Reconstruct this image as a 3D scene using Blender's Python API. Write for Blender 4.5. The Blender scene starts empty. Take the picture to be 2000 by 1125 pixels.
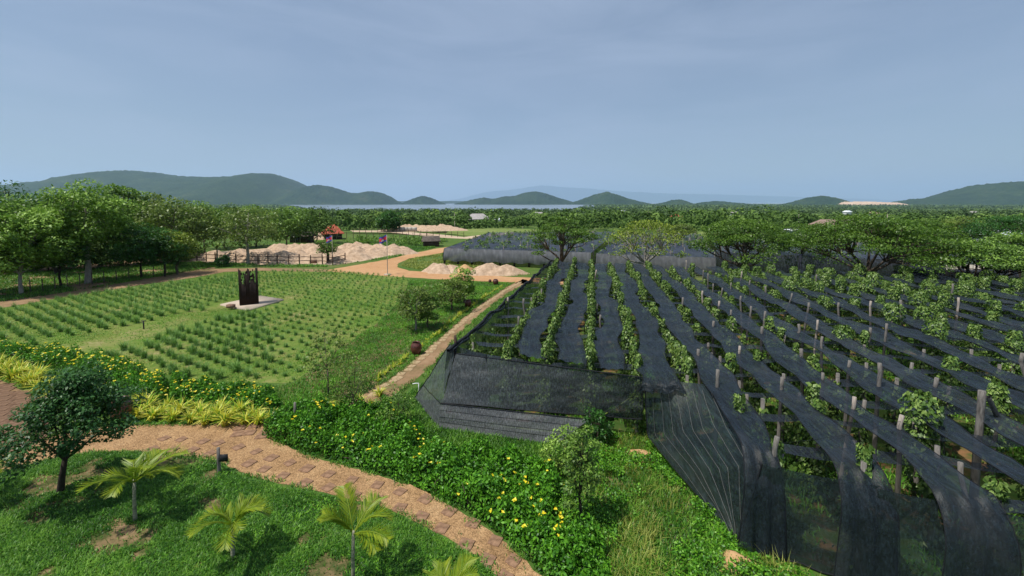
import bpy, math, random
import numpy as np
from mathutils import Vector, Matrix

rng = np.random.default_rng(7)
random.seed(7)
scene = bpy.context.scene
COL = scene.collection

# ------------------------------------------------------------------ camera
CAM_H, FPX, PITCH, PPY = 9.0, 850.0, math.radians(4.0), 454.4     # in pixels of a 2000 x 1125 frame
cam_d = bpy.data.cameras.new('camera')
cam = bpy.data.objects.new('camera', cam_d)
COL.objects.link(cam)
cam.location = (0, 0, CAM_H)
cam.rotation_euler = (math.radians(90) - PITCH, 0, 0)
cam_d.sensor_width = 36.0
cam_d.lens = 36.0 * FPX / 2000.0
cam_d.shift_y = -(562.5 - PPY) / 2000.0
cam_d.clip_start = 0.1
cam_d.clip_end = 120000
scene.camera = cam

# ------------------------------------------------------------------ light
SUN_EL = math.radians(64)
SUN_DIR = Vector((-0.80, -0.42, 0)).normalized() * math.cos(SUN_EL) + Vector((0, 0, math.sin(SUN_EL)))
world = bpy.data.worlds.new('World')
scene.world = world
world.use_nodes = True
wn, wl = world.node_tree.nodes, world.node_tree.links
wn.clear()
w_out = wn.new('ShaderNodeOutputWorld')
w_bg = wn.new('ShaderNodeBackground')
w_sky = wn.new('ShaderNodeTexSky')
w_sky.sky_type = 'NISHITA'
w_sky.sun_disc = False
w_sky.sun_elevation = SUN_EL
w_sky.sun_rotation = math.atan2(SUN_DIR.x, SUN_DIR.y)
w_sky.air_density = 1.0
w_sky.dust_density = 0.8
w_sky.ozone_density = 3.0
w_tc = wn.new('ShaderNodeTexCoord')
w_map = wn.new('ShaderNodeMapping')
w_map.inputs['Scale'].default_value = (1.2, 1.2, 5.5)
w_map.inputs['Rotation'].default_value = (0.10, -0.06, 0.3)
w_no = wn.new('ShaderNodeTexNoise')
w_no.inputs['Scale'].default_value = 1.7
w_no.inputs['Detail'].default_value = 7
w_no.inputs['Roughness'].default_value = 0.55
w_no.inputs['Distortion'].default_value = 0.6
w_rp = wn.new('ShaderNodeValToRGB')
w_rp.color_ramp.elements[0].position = 0.42
w_rp.color_ramp.elements[0].color = (0.42, 0.42, 0.42, 1)
w_rp.color_ramp.elements[1].position = 0.78
w_rp.color_ramp.elements[1].color = (0.82, 0.82, 0.82, 1)
w_mix = wn.new('ShaderNodeMixRGB')
w_mix.inputs['Color2'].default_value = (4.3, 5.3, 7.2, 1)
wl.new(w_tc.outputs['Generated'], w_map.inputs['Vector'])
wl.new(w_map.outputs['Vector'], w_no.inputs['Vector'])
wl.new(w_no.outputs['Fac'], w_rp.inputs['Fac'])
wl.new(w_rp.outputs['Color'], w_mix.inputs['Fac'])
wl.new(w_sky.outputs['Color'], w_mix.inputs['Color1'])
wl.new(w_mix.outputs['Color'], w_bg.inputs['Color'])
w_bg.inputs['Strength'].default_value = 0.092
wl.new(w_bg.outputs['Background'], w_out.inputs['Surface'])

sun_d = bpy.data.lights.new('sun', 'SUN')
sun_d.energy = 5.0
sun_d.angle = math.radians(0.5)
sun_d.color = (1.0, 0.955, 0.88)
sun = bpy.data.objects.new('sun', sun_d)
COL.objects.link(sun)
sun.location = (0, 0, 60)
sun.rotation_euler = (-SUN_DIR).to_track_quat('-Z', 'Y').to_euler()

scene.view_settings.view_transform = 'Standard'
scene.view_settings.look = 'None'
scene.view_settings.exposure = 0.0
scene.view_settings.gamma = 1.0
scene.view_settings.use_curve_mapping = False
cy = scene.cycles
cy.max_bounces = 6
cy.diffuse_bounces = 3
cy.glossy_bounces = 2
cy.transmission_bounces = 3
cy.transparent_max_bounces = 16
cy.volume_bounces = 1
cy.caustics_reflective = False
cy.caustics_refractive = False

# ------------------------------------------------------------------ maths
CP, SP = math.cos(PITCH), math.sin(PITCH)


def ray(px, py):
    a, b = (px - 1000.0) / FPX, (PPY - py) / FPX
    return np.array([a, CP + b * SP, -SP + b * CP])


def G(px, py, z=0.0):
    """point of the place at height z seen at a picture position"""
    d = ray(px, py)
    t = (z - CAM_H) / d[2]
    return np.array([d[0] * t, d[1] * t, z])


def at_depth(px, py, Y):
    d = ray(px, py)
    t = Y / d[1]
    return np.array([d[0] * t, Y, CAM_H + d[2] * t])


def smooth(e0, e1, x):
    t = np.clip((x - e0) / (e1 - e0), 0, 1)
    return t * t * (3 - 2 * t)


def vnoise(x, y, seed=0):
    x = np.asarray(x, float); y = np.asarray(y, float)
    xi, yi = np.floor(x), np.floor(y)
    fx, fy = x - xi, y - yi
    fx = fx * fx * (3 - 2 * fx); fy = fy * fy * (3 - 2 * fy)

    def h(a, b):
        v = np.sin(a * 127.1 + b * 311.7 + seed * 74.7) * 43758.5453
        return v - np.floor(v)
    return (h(xi, yi) * (1 - fx) + h(xi + 1, yi) * fx) * (1 - fy) + (h(xi, yi + 1) * (1 - fx) + h(xi + 1, yi + 1) * fx) * fy


def fbm(x, y, seed=0, oct=4):
    s, a, t = 0, 0.5, 0
    for i in range(oct):
        s = s + a * vnoise(x * 2 ** i, y * 2 ** i, seed + i)
        t += a; a *= 0.5
    return s / t


def in_poly(P, poly):
    x, y = P[:, 0], P[:, 1]
    r = np.zeros(len(P), bool)
    n = len(poly)
    for i in range(n):
        x0, y0 = poly[i][:2]; x1, y1 = poly[(i + 1) % n][:2]
        if y0 == y1:
            continue
        c = ((y0 > y) != (y1 > y)) & (x < (x1 - x0) * (y - y0) / (y1 - y0) + x0)
        r ^= c
    return r


def wpoly(pts, z=0.0):
    return [G(p[0], p[1], z) for p in pts]


def scatter(n, poly, exclude=(), seed=1, bias=None):
    """n uniform points inside a ground polygon (world), outside the exclude polygons"""
    r = np.random.default_rng(seed)
    A = np.array([p[:2] for p in poly])
    lo, hi = A.min(0), A.max(0)
    out = []
    tot = 0
    for _ in range(60):
        Q = lo + r.random((n * 2, 2)) * (hi - lo)
        k = in_poly(Q, poly)
        for e in exclude:
            k &= ~in_poly(Q, e)
        if bias is not None:
            k &= r.random(len(Q)) < bias(Q)
        out.append(Q[k]); tot += k.sum()
        if tot >= n:
            break
    return np.concatenate(out)[:n]


def nrm(a):
    return a / np.maximum(np.linalg.norm(a, axis=-1, keepdims=True), 1e-9)


# ------------------------------------------------------------------ mesh collecting
class MB:
    def __init__(self):
        self.v, self.q, self.t, self.qm, self.tm, self.r, self.n = [], [], [], [], [], [], 0

    def add(self, v, quads=None, tris=None, mat=0, rnd=None):
        v = np.asarray(v, float).reshape(-1, 3)
        if quads is not None and len(quads):
            q = np.asarray(quads, int) + self.n
            self.q.append(q); self.qm.append(np.full(len(q), mat) if np.isscalar(mat) else mat)
        if tris is not None and len(tris):
            t = np.asarray(tris, int) + self.n
            self.t.append(t); self.tm.append(np.full(len(t), mat if np.isscalar(mat) else 0))
        self.v.append(v)
        self.r.append(np.full(len(v), 0.5) if rnd is None else (np.full(len(v), rnd) if np.isscalar(rnd) else rnd))
        self.n += len(v)
        return self

    def quads(self, Q, mat=0, rnd=None):
        """Q: (n,4,3) separate quads"""
        n = len(Q)
        if n == 0:
            return self
        r = np.repeat(rng.random(n) if rnd is None else rnd, 4)
        return self.add(Q.reshape(-1, 3), np.arange(n * 4).reshape(-1, 4), None, mat, r)

    def box(self, c, s, mat=0, rot=0.0, rnd=None):
        x, y, z = np.array(s) / 2.0
        V = np.array([[-x, -y, -z], [x, -y, -z], [x, y, -z], [-x, y, -z], [-x, -y, z], [x, -y, z], [x, y, z], [-x, y, z]])
        if rot:
            cr, sr = math.cos(rot), math.sin(rot)
            V = V @ np.array([[cr, sr, 0], [-sr, cr, 0], [0, 0, 1]])
        return self.add(V + np.array(c), [[0, 3, 2, 1], [4, 5, 6, 7], [0, 1, 5, 4], [1, 2, 6, 5], [2, 3, 7, 6], [3, 0, 4, 7]], None, mat, rnd)

    def tube(self, pts, rad, sides=6, mat=0, cap=True, rnd=None):
        P = np.asarray(pts, float); n = len(P)
        rad = np.full(n, rad) if np.isscalar(rad) else np.asarray(rad, float)
        T = nrm(np.gradient(P, axis=0))
        up = np.array([0, 0, 1.0]) if abs(T[0][2]) < 0.9 else np.array([1.0, 0, 0])
        V = []
        for i in range(n):
            a = np.cross(T[i], up); a /= max(np.linalg.norm(a), 1e-9)
            b = np.cross(a, T[i])
            th = np.arange(sides) * 2 * math.pi / sides
            V.append(P[i] + rad[i] * (np.cos(th)[:, None] * a + np.sin(th)[:, None] * b))
        V = np.concatenate(V)
        q = []
        for i in range(n - 1):
            for j in range(sides):
                k = (j + 1) % sides
                q.append([i * sides + j, i * sides + k, (i + 1) * sides + k, (i + 1) * sides + j])
        tr = None
        if cap:
            V = np.concatenate([V, P[-1:]])
            tr = [[(n - 1) * sides + j, (n - 1) * sides + (j + 1) % sides, n * sides] for j in range(sides)]
        return self.add(V, q, tr, mat, rnd)

    def grid(self, P, mat=0, rnd=None):
        nu, nv = P.shape[:2]
        i = np.arange(nu * nv).reshape(nu, nv)
        q = np.stack([i[:-1, :-1], i[1:, :-1], i[1:, 1:], i[:-1, 1:]], -1).reshape(-1, 4)
        return self.add(P.reshape(-1, 3), q, None, mat, rnd)

    def lathe(self, prof, sides=16, mat=0, c=(0, 0, 0)):
        prof = np.array(prof)
        th = np.arange(sides + 1) * 2 * math.pi / sides
        P = np.stack([prof[:, 0][:, None] * np.cos(th), prof[:, 0][:, None] * np.sin(th), np.repeat(prof[:, 1][:, None], sides + 1, 1)], -1)
        return self.grid(P.transpose(1, 0, 2) + np.array(c), mat)

    def mesh(self, name, smooth_=False):
        me = bpy.data.meshes.new(name)
        V = np.concatenate(self.v).astype(np.float32)
        q = np.concatenate(self.q) if self.q else np.zeros((0, 4), int)
        t = np.concatenate(self.t) if self.t else np.zeros((0, 3), int)
        nl = len(q) * 4 + len(t) * 3
        me.vertices.add(len(V)); me.loops.add(nl); me.polygons.add(len(q) + len(t))
        me.vertices.foreach_set('co', V.ravel())
        me.loops.foreach_set('vertex_index', np.concatenate([q.ravel(), t.ravel()]).astype(np.int32))
        ls = np.concatenate([np.arange(len(q)) * 4, len(q) * 4 + np.arange(len(t)) * 3]).astype(np.int32)
        me.polygons.foreach_set('loop_start', ls)
        mi = np.concatenate((self.qm + self.tm) or [np.zeros(0)]).astype(np.int32)
        me.polygons.foreach_set('material_index', mi)
        if smooth_:
            me.polygons.foreach_set('use_smooth', np.ones(len(mi), bool))
        at = me.attributes.new('rnd', 'FLOAT', 'POINT')
        at.data.foreach_set('value', np.concatenate(self.r).astype(np.float32))
        me.update(calc_edges=True)
        return me

    def build(self, name, mats, parent=None, loc=None, smooth_=False):
        return place(name, self.mesh(name, smooth_), mats, parent, loc)


def place(name, me, mats=None, parent=None, loc=None, rz=0.0, sc=None):
    if mats is not None and not me.materials:
        for m in (mats if isinstance(mats, (list, tuple)) else [mats]):
            me.materials.append(m)
    o = bpy.data.objects.new(name, me)
    COL.objects.link(o)
    if parent is not None:
        o.parent = parent
    if loc is not None:
        o.location = [float(c) for c in loc]
    o.rotation_euler = (0, 0, rz)
    if sc is not None:
        o.scale = (sc, sc, sc) if np.isscalar(sc) else sc
    return o


def thing(name, label, cat, loc=(0, 0, 0), group=None, rz=0.0, sc=None):
    o = bpy.data.objects.new(name, None)
    COL.objects.link(o)
    o.empty_display_size = 0.2
    o.location = [float(c) for c in loc]
    o.rotation_euler = (0, 0, rz)
    if sc is not None:
        o.scale = (sc, sc, sc) if np.isscalar(sc) else sc
    return tag(o, label, cat, group)


def tag(o, label=None, cat=None, group=None, kind=None):
    if label: o['label'] = label
    if cat: o['category'] = cat
    if group: o['group'] = group
    if kind: o['kind'] = kind
    return o


# ------------------------------------------------------------------ materials
def mat_new(name):
    m = bpy.data.materials.new(name)
    m.use_nodes = True
    n = m.node_tree.nodes
    n.clear()
    return m, n, m.node_tree.links


def ramp(n, l, src, stops):
    r = n.new('ShaderNodeValToRGB')
    els = r.color_ramp.elements
    while len(els) < len(stops):
        els.new(0.5)
    for e, (p, c) in zip(els, stops):
        e.position = p; e.color = (*c, 1)
    l.new(src, r.inputs['Fac'])
    return r.outputs['Color']


def noise(n, l, scale, detail=4, rough=0.6, coord='Object', stretch=None, rot=None):
    tc = n.new('ShaderNodeTexCoord')
    src = tc.outputs[coord]
    if stretch or rot:
        mp = n.new('ShaderNodeMapping')
        if stretch: mp.inputs['Scale'].default_value = stretch
        if rot: mp.inputs['Rotation'].default_value = rot
        l.new(src, mp.inputs['Vector']); src = mp.outputs['Vector']
    t = n.new('ShaderNodeTexNoise')
    t.inputs['Scale'].default_value = scale
    t.inputs['Detail'].default_value = detail
    t.inputs['Roughness'].default_value = rough
    l.new(src, t.inputs['Vector'])
    return t.outputs['Fac']


def mixc(n, l, fac, a, b):
    m = n.new('ShaderNodeMixRGB')
    for s, k in ((fac, 'Fac'), (a, 'Color1'), (b, 'Color2')):
        if isinstance(s, (int, float)): m.inputs[k].default_value = s
        elif isinstance(s, tuple): m.inputs[k].default_value = (*s, 1)
        else: l.new(s, m.inputs[k])
    return m.outputs['Color']


def finish(m, n, l, shader):
    o = n.new('ShaderNodeOutputMaterial')
    l.new(shader, o.inputs['Surface'])
    return m


def principled(n, l, col, rough=0.7, spec=0.3, bump=None, bump_d=0.02, bump_s=0.6, metal=0.0):
    p = n.new('ShaderNodeBsdfPrincipled')
    if isinstance(col, tuple): p.inputs['Base Color'].default_value = (*col, 1)
    else: l.new(col, p.inputs['Base Color'])
    p.inputs['Roughness'].default_value = rough
    p.inputs['Specular IOR Level'].default_value = spec
    p.inputs['Metallic'].default_value = metal
    if bump is not None:
        b = n.new('ShaderNodeBump')
        b.inputs['Strength'].default_value = bump_s
        b.inputs['Distance'].default_value = bump_d
        l.new(bump, b.inputs['Height'])
        l.new(b.outputs['Normal'], p.inputs['Normal'])
    return p


def m_simple(name, a, b, scale=3.0, rough=0.8, spec=0.25, bump_d=0.02, detail=5, stretch=None, metal=0.0, bump_scale=None):
    m, n, l = mat_new(name)
    f = noise(n, l, scale, detail, stretch=stretch)
    c = ramp(n, l, f, [(0.3, a), (0.7, b)])
    bf = f if bump_scale is None else noise(n, l, bump_scale, 4)
    return finish(m, n, l, principled(n, l, c, rough, spec, bf, bump_d, metal=metal).outputs[0])


def m_leaf(name, dark, mid, light, rough=0.45, trans=0.3, spec=0.35, patch=0.35, tmix=0.5):
    if dark[1] > dark[0] * 1.05:
        dark, mid, light = [(c[0] * k, c[1] * 1.2 * k, c[2] * .75 * k) for c, k in ((dark, .95), (mid, 1.4), (light, 1.75))]
    m, n, l = mat_new(name)
    at = n.new('ShaderNodeAttribute')
    at.attribute_name = 'rnd'
    f = noise(n, l, patch, 3)
    mth = n.new('ShaderNodeMath'); mth.operation = 'MULTIPLY_ADD'
    mth.inputs[1].default_value = 0.65
    l.new(at.outputs['Fac'], mth.inputs[0])
    m2 = n.new('ShaderNodeMath'); m2.operation = 'MULTIPLY'
    m2.inputs[1].default_value = 0.4
    l.new(f, m2.inputs[0]); l.new(m2.outputs[0], mth.inputs[2])
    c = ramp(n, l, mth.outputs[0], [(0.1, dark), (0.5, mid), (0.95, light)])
    p = principled(n, l, c, rough, spec)
    tr = n.new('ShaderNodeBsdfTranslucent')
    tc = mixc(n, l, tmix, c, (0.10, 0.22, 0.02))
    l.new(tc, tr.inputs['Color'])
    mx = n.new('ShaderNodeMixShader')
    mx.inputs['Fac'].default_value = trans
    l.new(p.outputs[0], mx.inputs[1]); l.new(tr.outputs[0], mx.inputs[2])
    return finish(m, n, l, mx.outputs[0])


def m_net(name, col, open_=0.34, rot=0.0, lines=26.0, rough=0.5, con=1.0, dust=0.0):
    """woven shade cloth: dark tape with gaps, band lines along its length"""
    m, n, l = mat_new(name)
    tc = n.new('ShaderNodeTexCoord')
    mp = n.new('ShaderNodeMapping')
    mp.inputs['Rotation'].default_value = (0, 0, rot)
    mp.inputs['Scale'].default_value = (1.0, 0.045, 0.3)
    l.new(tc.outputs['Object'], mp.inputs['Vector'])
    t = n.new('ShaderNodeTexNoise')
    t.inputs['Scale'].default_value = lines; t.inputs['Detail'].default_value = 3
    l.new(mp.outputs['Vector'], t.inputs['Vector'])
    f2 = noise(n, l, 1.6, 5)
    f3 = noise(n, l, 7, 4, 0.7, stretch=(1.0, 0.25, 0.6), rot=(0, 0, rot))
    c1 = ramp(n, l, t.outputs['Fac'], [(0.34, tuple(x * (1 - .7 * con) for x in col)), (0.52, col), (0.72, tuple(x * (1 + 1.6 * con) for x in col))])
    c2 = mixc(n, l, 0.35, c1, ramp(n, l, f2, [(0.35, tuple(x * 0.5 for x in col)), (0.7, tuple(x * 1.7 for x in col))]))
    if dust:
        f4 = noise(n, l, 0.55, 6, 0.7)
        df = ramp(n, l, f4, [(0.50, (0, 0, 0)), (0.72, (dust, dust, dust))])
        c2 = mixc(n, l, df, c2, (0.085, 0.085, 0.08))
    p = principled(n, l, c2, rough, 0.28, f3, 0.06, 0.6)
    p.inputs['Sheen Weight'].default_value = 0.07
    p.inputs['Sheen Roughness'].default_value = 0.5
    p.inputs['Sheen Tint'].default_value = (0.55, 0.68, 1.0, 1)
    tr = n.new('ShaderNodeBsdfTransparent')
    fa = n.new('ShaderNodeMath'); fa.operation = 'MULTIPLY_ADD'
    fa.inputs[1].default_value = 0.5; fa.inputs[2].default_value = open_ - 0.25
    l.new(f2, fa.inputs[0])
    mx = n.new('ShaderNodeMixShader')
    l.new(fa.outputs[0], mx.inputs['Fac'])
    l.new(p.outputs[0], mx.inputs[1]); l.new(tr.outputs[0], mx.inputs[2])
    return finish(m, n, l, mx.outputs[0])


ROW_ANG = math.atan(0.185)
M = {}
M['bark_pale'] = m_simple('bark_pale', (0.17, 0.15, 0.12), (0.34, 0.31, 0.26), 6, 0.9, stretch=(1, 1, 0.3))
M['bark'] = m_simple('bark', (0.05, 0.038, 0.028), (0.13, 0.10, 0.075), 7, 0.9, stretch=(1, 1, 0.3))
M['bark_dark'] = m_simple('bark_dark', (0.018, 0.014, 0.010), (0.05, 0.038, 0.028), 7, 0.9)
M['wood_grey'] = m_simple('wood_grey', (0.075, 0.068, 0.06), (0.25, 0.23, 0.205), 9, 0.9, stretch=(2, 2, 0.4), bump_d=0.012)
M['wood_pale'] = m_simple('wood_pale', (0.20, 0.165, 0.135), (0.46, 0.40, 0.34), 9, 0.9, stretch=(2, 2, 0.4), bump_d=0.012)
M['wood_brown'] = m_simple('wood_brown', (0.035, 0.022, 0.015), (0.10, 0.065, 0.045), 8, 0.9)
M['leaf_mid'] = m_leaf('leaf_mid', (0.026, 0.050, 0.012), (0.070, 0.115, 0.024), (0.17, 0.225, 0.055))
M['leaf_light'] = m_leaf('leaf_light', (0.04, 0.075, 0.014), (0.12, 0.18, 0.030), (0.27, 0.33, 0.10))
M['leaf_dark'] = m_leaf('leaf_dark', (0.008, 0.026, 0.007), (0.018, 0.055, 0.013), (0.045, 0.11, 0.025))
M['leaf_olive'] = m_leaf('leaf_olive', (0.040, 0.055, 0.016), (0.085, 0.105, 0.026), (0.15, 0.165, 0.05))
M['leaf_yellow'] = m_leaf('leaf_yellow', (0.055, 0.075, 0.012), (0.12, 0.14, 0.02), (0.22, 0.22, 0.04))
M['leaf_rain'] = m_leaf('leaf_rain', (0.026, 0.052, 0.010), (0.050, 0.088, 0.013), (0.095, 0.135, 0.022), patch=0.5)
M['leaf_bluegreen'] = m_leaf('leaf_bluegreen', (0.008, 0.028, 0.010), (0.017, 0.052, 0.018), (0.055, 0.115, 0.045))
M['leaf_forest'] = m_leaf('leaf_forest', (0.022, 0.040, 0.012), (0.052, 0.082, 0.026), (0.105, 0.135, 0.045), rough=0.7, trans=0.15, spec=0.15, patch=0.02)
M['leaf_haze_tint'] = m_leaf('leaf_haze_tint', (0.022, 0.036, 0.018), (0.044, 0.064, 0.032), (0.08, 0.10, 0.052), rough=0.8, trans=0.1, spec=0.1, patch=0.012)  # mid-distance haze put into the leaf colour: greyer, duller green
M['leaf_vine'] = m_leaf('leaf_vine', (0.024, 0.050, 0.014), (0.070, 0.110, 0.030), (0.19, 0.215, 0.085), rough=0.42, trans=0.22, spec=0.35, patch=1.2)
M['leaf_hedge'] = m_leaf('leaf_hedge', (0.015, 0.055, 0.008), (0.04, 0.12, 0.012), (0.10, 0.215, 0.02), patch=1.0)
M['leaf_weed'] = m_leaf('leaf_weed', (0.02, 0.07, 0.008), (0.055, 0.15, 0.014), (0.15, 0.26, 0.03), patch=0.6)
M['grass'] = m_leaf('grass', (0.010, 0.040, 0.005), (0.036, 0.105, 0.011), (0.17, 0.265, 0.05), patch=0.45)
M['grass_dry'] = m_leaf('grass_dry', (0.09, 0.095, 0.02), (0.17, 0.17, 0.04), (0.30, 0.26, 0.10), patch=0.5)
M['lemongrass'] = m_leaf('lemongrass', (0.05, 0.10, 0.03), (0.115, 0.19, 0.065), (0.21, 0.28, 0.13), patch=0.15, trans=0.35)
M['strap_yellow'] = m_leaf('strap_yellow', (0.42, 0.42, 0.03), (0.68, 0.66, 0.06), (0.82, 0.79, 0.22), patch=1.0, tmix=0.05)
M['strap_green'] = m_leaf('strap_green', (0.06, 0.14, 0.01), (0.14, 0.24, 0.02), (0.26, 0.34, 0.03), patch=1.0)
M['flower'] = m_leaf('flower', (0.70, 0.55, 0.01), (0.85, 0.70, 0.02), (0.9, 0.80, 0.10), trans=0.15, patch=1.0, tmix=0.0)
M['palm_leaf'] = m_leaf('palm_leaf', (0.05, 0.10, 0.008), (0.12, 0.155, 0.012), (0.24, 0.215, 0.018), patch=0.8)
M['palm_stem'] = m_simple('palm_stem', (0.12, 0.13, 0.07), (0.36, 0.34, 0.24), 6, 0.7, stretch=(1, 1, 3))
M['net_strip'] = m_net('net_strip', (0.010, 0.016, 0.021), 0.25, ROW_ANG, dust=.3)
M['net_green'] = m_net('net_green', (0.013, 0.022, 0.023), 0.20, 0.0, dust=.2)
M['net_cross'] = m_net('net_cross', (0.016, 0.021, 0.028), 0.34, ROW_ANG + math.pi / 2)
M['net_wall'] = m_net('net_wall', (0.046, 0.054, 0.057), 0.25, 0.0, dust=.5)
M['net_skirt'] = m_net('net_skirt', (0.075, 0.080, 0.086), 0.24, math.pi / 2, 40)
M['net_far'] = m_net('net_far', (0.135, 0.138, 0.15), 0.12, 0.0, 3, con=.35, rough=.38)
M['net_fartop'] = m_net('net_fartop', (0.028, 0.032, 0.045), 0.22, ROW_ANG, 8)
M['rope'] = m_simple('rope', (0.006, 0.007, 0.009), (0.015, 0.016, 0.02), 10, 0.7)
M['wire'] = m_simple('wire', (0.12, 0.12, 0.11), (0.2, 0.2, 0.19), 10, 0.5)
M['laterite'] = m_simple('laterite', (0.13, 0.075, 0.046), (0.34, 0.205, 0.125), 6, 0.95, 0.1, 0.02)
M['laterite_dark'] = m_simple('laterite_dark', (0.10, 0.058, 0.036), (0.22, 0.135, 0.085), 5, 0.95, 0.1, 0.02)
M['stone_tan'] = m_simple('stone_tan', (0.24, 0.17, 0.09), (0.46, 0.34, 0.20), 8, 0.95, 0.1)
M['slab'] = m_simple('slab', (0.40, 0.32, 0.24), (0.55, 0.45, 0.35), 2, 0.9, 0.15)
M['heap'] = m_simple('heap', (0.33, 0.225, 0.145), (0.58, 0.43, 0.30), 2.2, 0.95, 0.1, 0.2, detail=8)
M['heap_orange'] = m_simple('heap_orange', (0.42, 0.25, 0.11), (0.58, 0.37, 0.19), 2.2, 0.95, 0.1, 0.15, detail=8)
M['rust'] = m_simple('rust', (0.009, 0.005, 0.004), (0.022, 0.010, 0.007), 2.5, 0.8, 0.25, 0.005)
M['pot'] = m_simple('pot', (0.065, 0.022, 0.016), (0.14, 0.045, 0.030), 5, 0.35, 0.5, 0.004)
M['pot_in'] = m_simple('pot_in', (0.02, 0.012, 0.01), (0.04, 0.025, 0.02), 5, 0.8)
M['black_metal'] = m_simple('black_metal', (0.012, 0.013, 0.015), (0.03, 0.03, 0.034), 5, 0.5)
M['white_pipe'] = m_simple('white_pipe', (0.62, 0.64, 0.66), (0.78, 0.78, 0.78), 5, 0.4)
M['brick_brown'] = m_simple('brick_brown', (0.16, 0.09, 0.06), (0.28, 0.17, 0.12), 8, 0.9)
M['roof_red'] = m_simple('roof_red', (0.32, 0.06, 0.035), (0.48, 0.12, 0.07), 3, 0.8, stretch=(1, 4, 1))
M['roof_brown'] = m_simple('roof_brown', (0.22, 0.15, 0.12), (0.32, 0.22, 0.18), 1.5, 0.8)
M['roof_grey'] = m_simple('roof_grey', (0.25, 0.23, 0.22), (0.42, 0.39, 0.37), 1.5, 0.8)
M['roof_thatch'] = m_simple('roof_thatch', (0.05, 0.04, 0.035), (0.13, 0.11, 0.09), 3, 0.95)
M['white_wall'] = m_simple('white_wall', (0.62, 0.60, 0.57), (0.78, 0.77, 0.74), 1.0, 0.8)
M['dark_wall'] = m_simple('dark_wall', (0.04, 0.03, 0.025), (0.10, 0.07, 0.055), 2.0, 0.9)
M['glass_dark'] = m_simple('glass_dark', (0.01, 0.012, 0.014), (0.02, 0.022, 0.026), 2.0, 0.1, 0.6)
M['white_sheet'] = m_simple('white_sheet', (0.55, 0.60, 0.60), (0.74, 0.78, 0.78), 0.6, 0.5)
M['beige_panel'] = m_simple('beige_panel', (0.36, 0.33, 0.28), (0.52, 0.48, 0.42), 1.5, 0.9)
M['flag_red'] = m_simple('flag_red', (0.55, 0.03, 0.05), (0.62, 0.05, 0.07), 2, 0.8)
M['flag_blue'] = m_simple('flag_blue', (0.05, 0.06, 0.30), (0.07, 0.08, 0.38), 2, 0.8)
M['flag_white'] = m_simple('flag_white', (0.75, 0.72, 0.72), (0.8, 0.78, 0.78), 2, 0.8)
M['pole'] = m_simple('pole', (0.30, 0.24, 0.19), (0.42, 0.36, 0.30), 4, 0.5)
M['gravel'] = None


def m_ground(name, stops, s1=0.35, s2=6.0, bump_d=0.05, fine=40.0, fine_amt=0.35, fine_cols=((0.3, 0.3, 0.3), (0.7, 0.7, 0.7))):
    m, n, l = mat_new(name)
    f1 = noise(n, l, s1, 6, 0.62)
    f2 = noise(n, l, s2, 5, 0.65)
    mm = n.new('ShaderNodeMath'); mm.operation = 'MULTIPLY_ADD'
    mm.inputs[1].default_value = 0.45
    l.new(f2, mm.inputs[0])
    m2 = n.new('ShaderNodeMath'); m2.operation = 'MULTIPLY'; m2.inputs[1].default_value = 0.55
    l.new(f1, m2.inputs[0]); l.new(m2.outputs[0], mm.inputs[2])
    c = ramp(n, l, mm.outputs[0], stops)
    f3 = noise(n, l, fine, 2, 0.7)
    g = ramp(n, l, f3, [(0.3, fine_cols[0]), (0.7, fine_cols[1])])
    ov = n.new('ShaderNodeMixRGB'); ov.blend_type = 'OVERLAY'; ov.inputs['Fac'].default_value = fine_amt
    l.new(c, ov.inputs['Color1']); l.new(g, ov.inputs['Color2'])
    return finish(m, n, l, principled(n, l, ov.outputs['Color'], 0.95, 0.1, f2, bump_d).outputs[0])


M['ground'] = m_ground('ground', [(0.30, (0.035, 0.085, 0.014)), (0.48, (0.065, 0.125, 0.022)), (0.60, (0.12, 0.145, 0.04)), (0.75, (0.24, 0.17, 0.09))], 0.06, 1.2)
M['field'] = m_ground('field', [(0.36, (0.07, 0.14, 0.022)), (0.50, (0.13, 0.19, 0.035)), (0.59, (0.21, 0.21, 0.07)), (0.72, (0.38, 0.30, 0.17))], 0.25, 2.5)
M['lawn'] = m_ground('lawn', [(0.36, (0.03, 0.065, 0.012)), (0.46, (0.08, 0.085, 0.028)), (0.54, (0.20, 0.14, 0.07)), (0.70, (0.36, 0.24, 0.14))], 0.5, 3.0)
M['soil'] = m_ground('soil', [(0.40, (0.03, 0.075, 0.012)), (0.53, (0.06, 0.09, 0.022)), (0.60, (0.20, 0.11, 0.05)), (0.75, (0.36, 0.19, 0.09))], 0.45, 2.0)
M['gravel'] = m_ground('gravel', [(0.32, (0.18, 0.105, 0.048)), (0.5, (0.33, 0.20, 0.098)), (0.68, (0.44, 0.29, 0.15))], 0.8, 9.0, 0.05, 30.0, 0.85, ((0.15, 0.15, 0.15), (0.85, 0.85, 0.85)))
M['road'] = m_ground('road', [(0.32, (0.36, 0.19, 0.085)), (0.5, (0.45, 0.255, 0.125)), (0.7, (0.52, 0.33, 0.18))], 0.12, 1.5, 0.03, 8.0, 0.3)
M['brown_track'] = m_ground('brown_track', [(0.32, (0.12, 0.10, 0.04)), (0.5, (0.26, 0.165, 0.09)), (0.7, (0.38, 0.26, 0.155))], 0.2, 1.5)
M['sand'] = m_ground('sand', [(0.32, (0.36, 0.26, 0.17)), (0.5, (0.48, 0.36, 0.25)), (0.7, (0.58, 0.46, 0.34))], 0.12, 1.5)
M['pasture'] = m_ground('pasture', [(0.32, (0.09, 0.15, 0.03)), (0.5, (0.15, 0.20, 0.05)), (0.7, (0.24, 0.26, 0.09))], 0.05, 0.6)
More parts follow.
